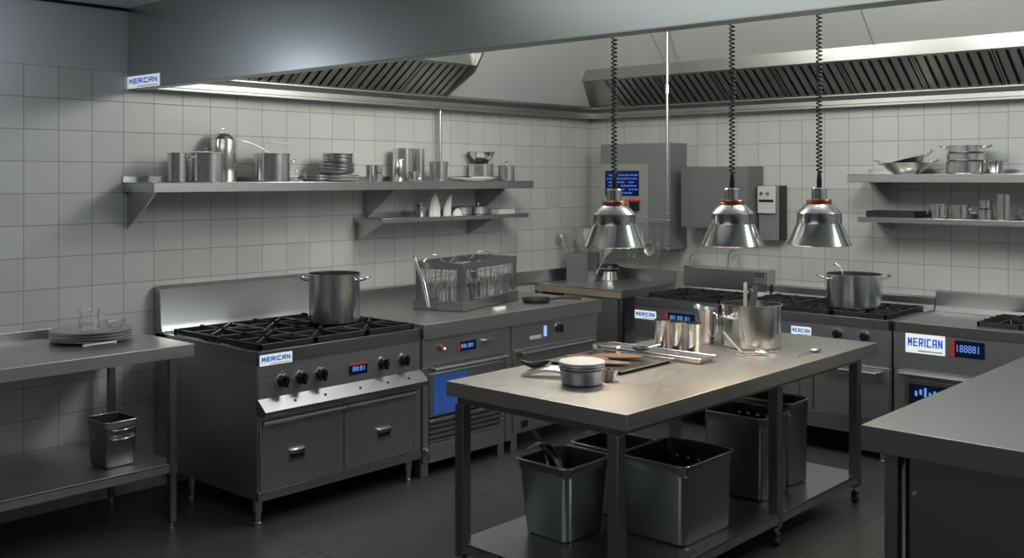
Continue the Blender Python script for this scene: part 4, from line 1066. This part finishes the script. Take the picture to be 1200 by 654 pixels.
# ------------------------------------------------------------------ heat lamps
def lamp(x, y, z, label):
    t = thing('heat_lamp', label, 'lamp', (x, y, z), 0, 'coiled-cord heat lamps over the centre table')
    P = [(.144, 0), (.147, .003), (.144, .008), (.104, .103), (.103, .106), (.103, .152), (.100, .157), (.066, .192), (.060, .195)]
    Q = [(.056, .193), (.096, .152), (.099, .106), (.100, .102), (.140, .006), (.144, 0)]
    MB().lathe(P + Q, 56).build('shade', LAMPM, t, smooth=25)
    MB().lathe([(.05, .192), (.058, .195), (.060, .203), (.056, .207), (.060, .211), (.058, .217), (.03, .219)], 40).build('ring', COPPER, t)
    MB().lathe([(.036, .217), (.036, .268), (.033, .272), (0, .273)], 36).build('cap', CHROME, t)
    MB().lathe([(0, .022), (.03, .024), (.045, .04), (.04, .07), (.02, .10), (.018, .19), (0, .19)], 28).build('bulb', BULB, t)
    MB().lathe([(.012, .270), (.012, .31), (.008, .345), (.006, .35), (0, .352)], 16).build('cord_sleeve', PLAST, t)
    c = MB(); n = 24 * 62; H0 = .345; L = 1.30 - 0.0
    turns = 66
    per = 14
    P = []
    for i in range(turns * per + 1):
        a = 2 * PI * i / per; P.append((0.0125 * math.cos(a), .0125 * math.sin(a), H0 + L * i / (turns * per)))
    P.append((0, 0, H0 + L + .01)); 
    c.tube(P, .0036, 6).build('coiled_cord', CORDM, t)
    return t
for x, y, z, lab in ((2.617, -3.185, 1.463, 'steel heat lamp on coiled cord, left one of three'), (3.03, -2.811, 1.467, 'steel heat lamp on coiled cord, middle one of three'), (3.335, -2.534, 1.470, 'steel heat lamp on coiled cord, right one of three')):
    lt_ = lamp(x, y, z, lab)
    ztop = 3.15 - (z + .345 + 1.31)
    MB().lathe([(0, 1.655), (.03, 1.655), (.035, 1.66), (.035, 3.15 - z), (0, 3.15 - z)], 24).build('ceiling_mount', STEEL, lt_)
    ld = bpy.data.lights.new('heat_lamp_light', 'SPOT'); ld.energy = 12; ld.color = (1, .78, .56); ld.shadow_soft_size = .05; ld.spot_size = R(130); ld.spot_blend = .7
    lo = bpy.data.objects.new('heat_lamp_light', ld); COL.objects.link(lo); lo.location = (x, y, z + .012)

# ------------------------------------------------------------------ lights, world, camera
def area(name, loc, sx, sy, e, col, rot=(0, 0, 0)):
    l = bpy.data.lights.new(name, 'AREA'); l.shape = 'RECTANGLE'; l.size = sx; l.size_y = sy; l.energy = e; l.color = col
    o = bpy.data.objects.new(name, l); COL.objects.link(o); o.location = loc; o.rotation_euler = rot; return o
def point(name, loc, r, e, col):
    l = bpy.data.lights.new(name, 'POINT'); l.shadow_soft_size = r; l.energy = e; l.color = col
    o = bpy.data.objects.new(name, l); COL.objects.link(o); o.location = loc; return o
point('hood_lamp', (1.7, -2.6, 2.80), .28, 60, (1, .985, .93))
point('hood_lamp', (3.2, -2.1, 2.85), .28, 52, (1, .99, .95))
point('hood_lamp', (4.9, -2.0, 2.85), .28, 46, (.88, .95, 1))
point('front_lamp', (.45, -5.25, 2.40), .09, 3.5, (.78, .87, 1))
area('front_fill_light', (3.2, -6.2, 2.74), 2.4, 2.2, 27, (.9, .96, 1))  # unseen ceiling fill, added so the steel fronts have something to reflect
w = bpy.data.worlds.new('world'); C.world = w; w.use_nodes = True
w.node_tree.nodes['Background'].inputs[0].default_value = (.5, .6, .7, 1); w.node_tree.nodes['Background'].inputs[1].default_value = .03
cam = bpy.data.cameras.new('camera'); co = bpy.data.objects.new('camera', cam); COL.objects.link(co); C.camera = co
co.location = (5.55, -7.14, 1.79); co.rotation_euler = (R(90), 0, R(42.2))
cam.sensor_width = 36; cam.lens = 36 * 1214 / 1200; cam.shift_y = -(327 - 208) / 1200
cam.clip_start = .05
C.view_settings.view_transform = 'Standard'; C.view_settings.look = 'None'; C.view_settings.gamma = 1; C.view_settings.use_curve_mapping = False
C.view_settings.exposure = 0
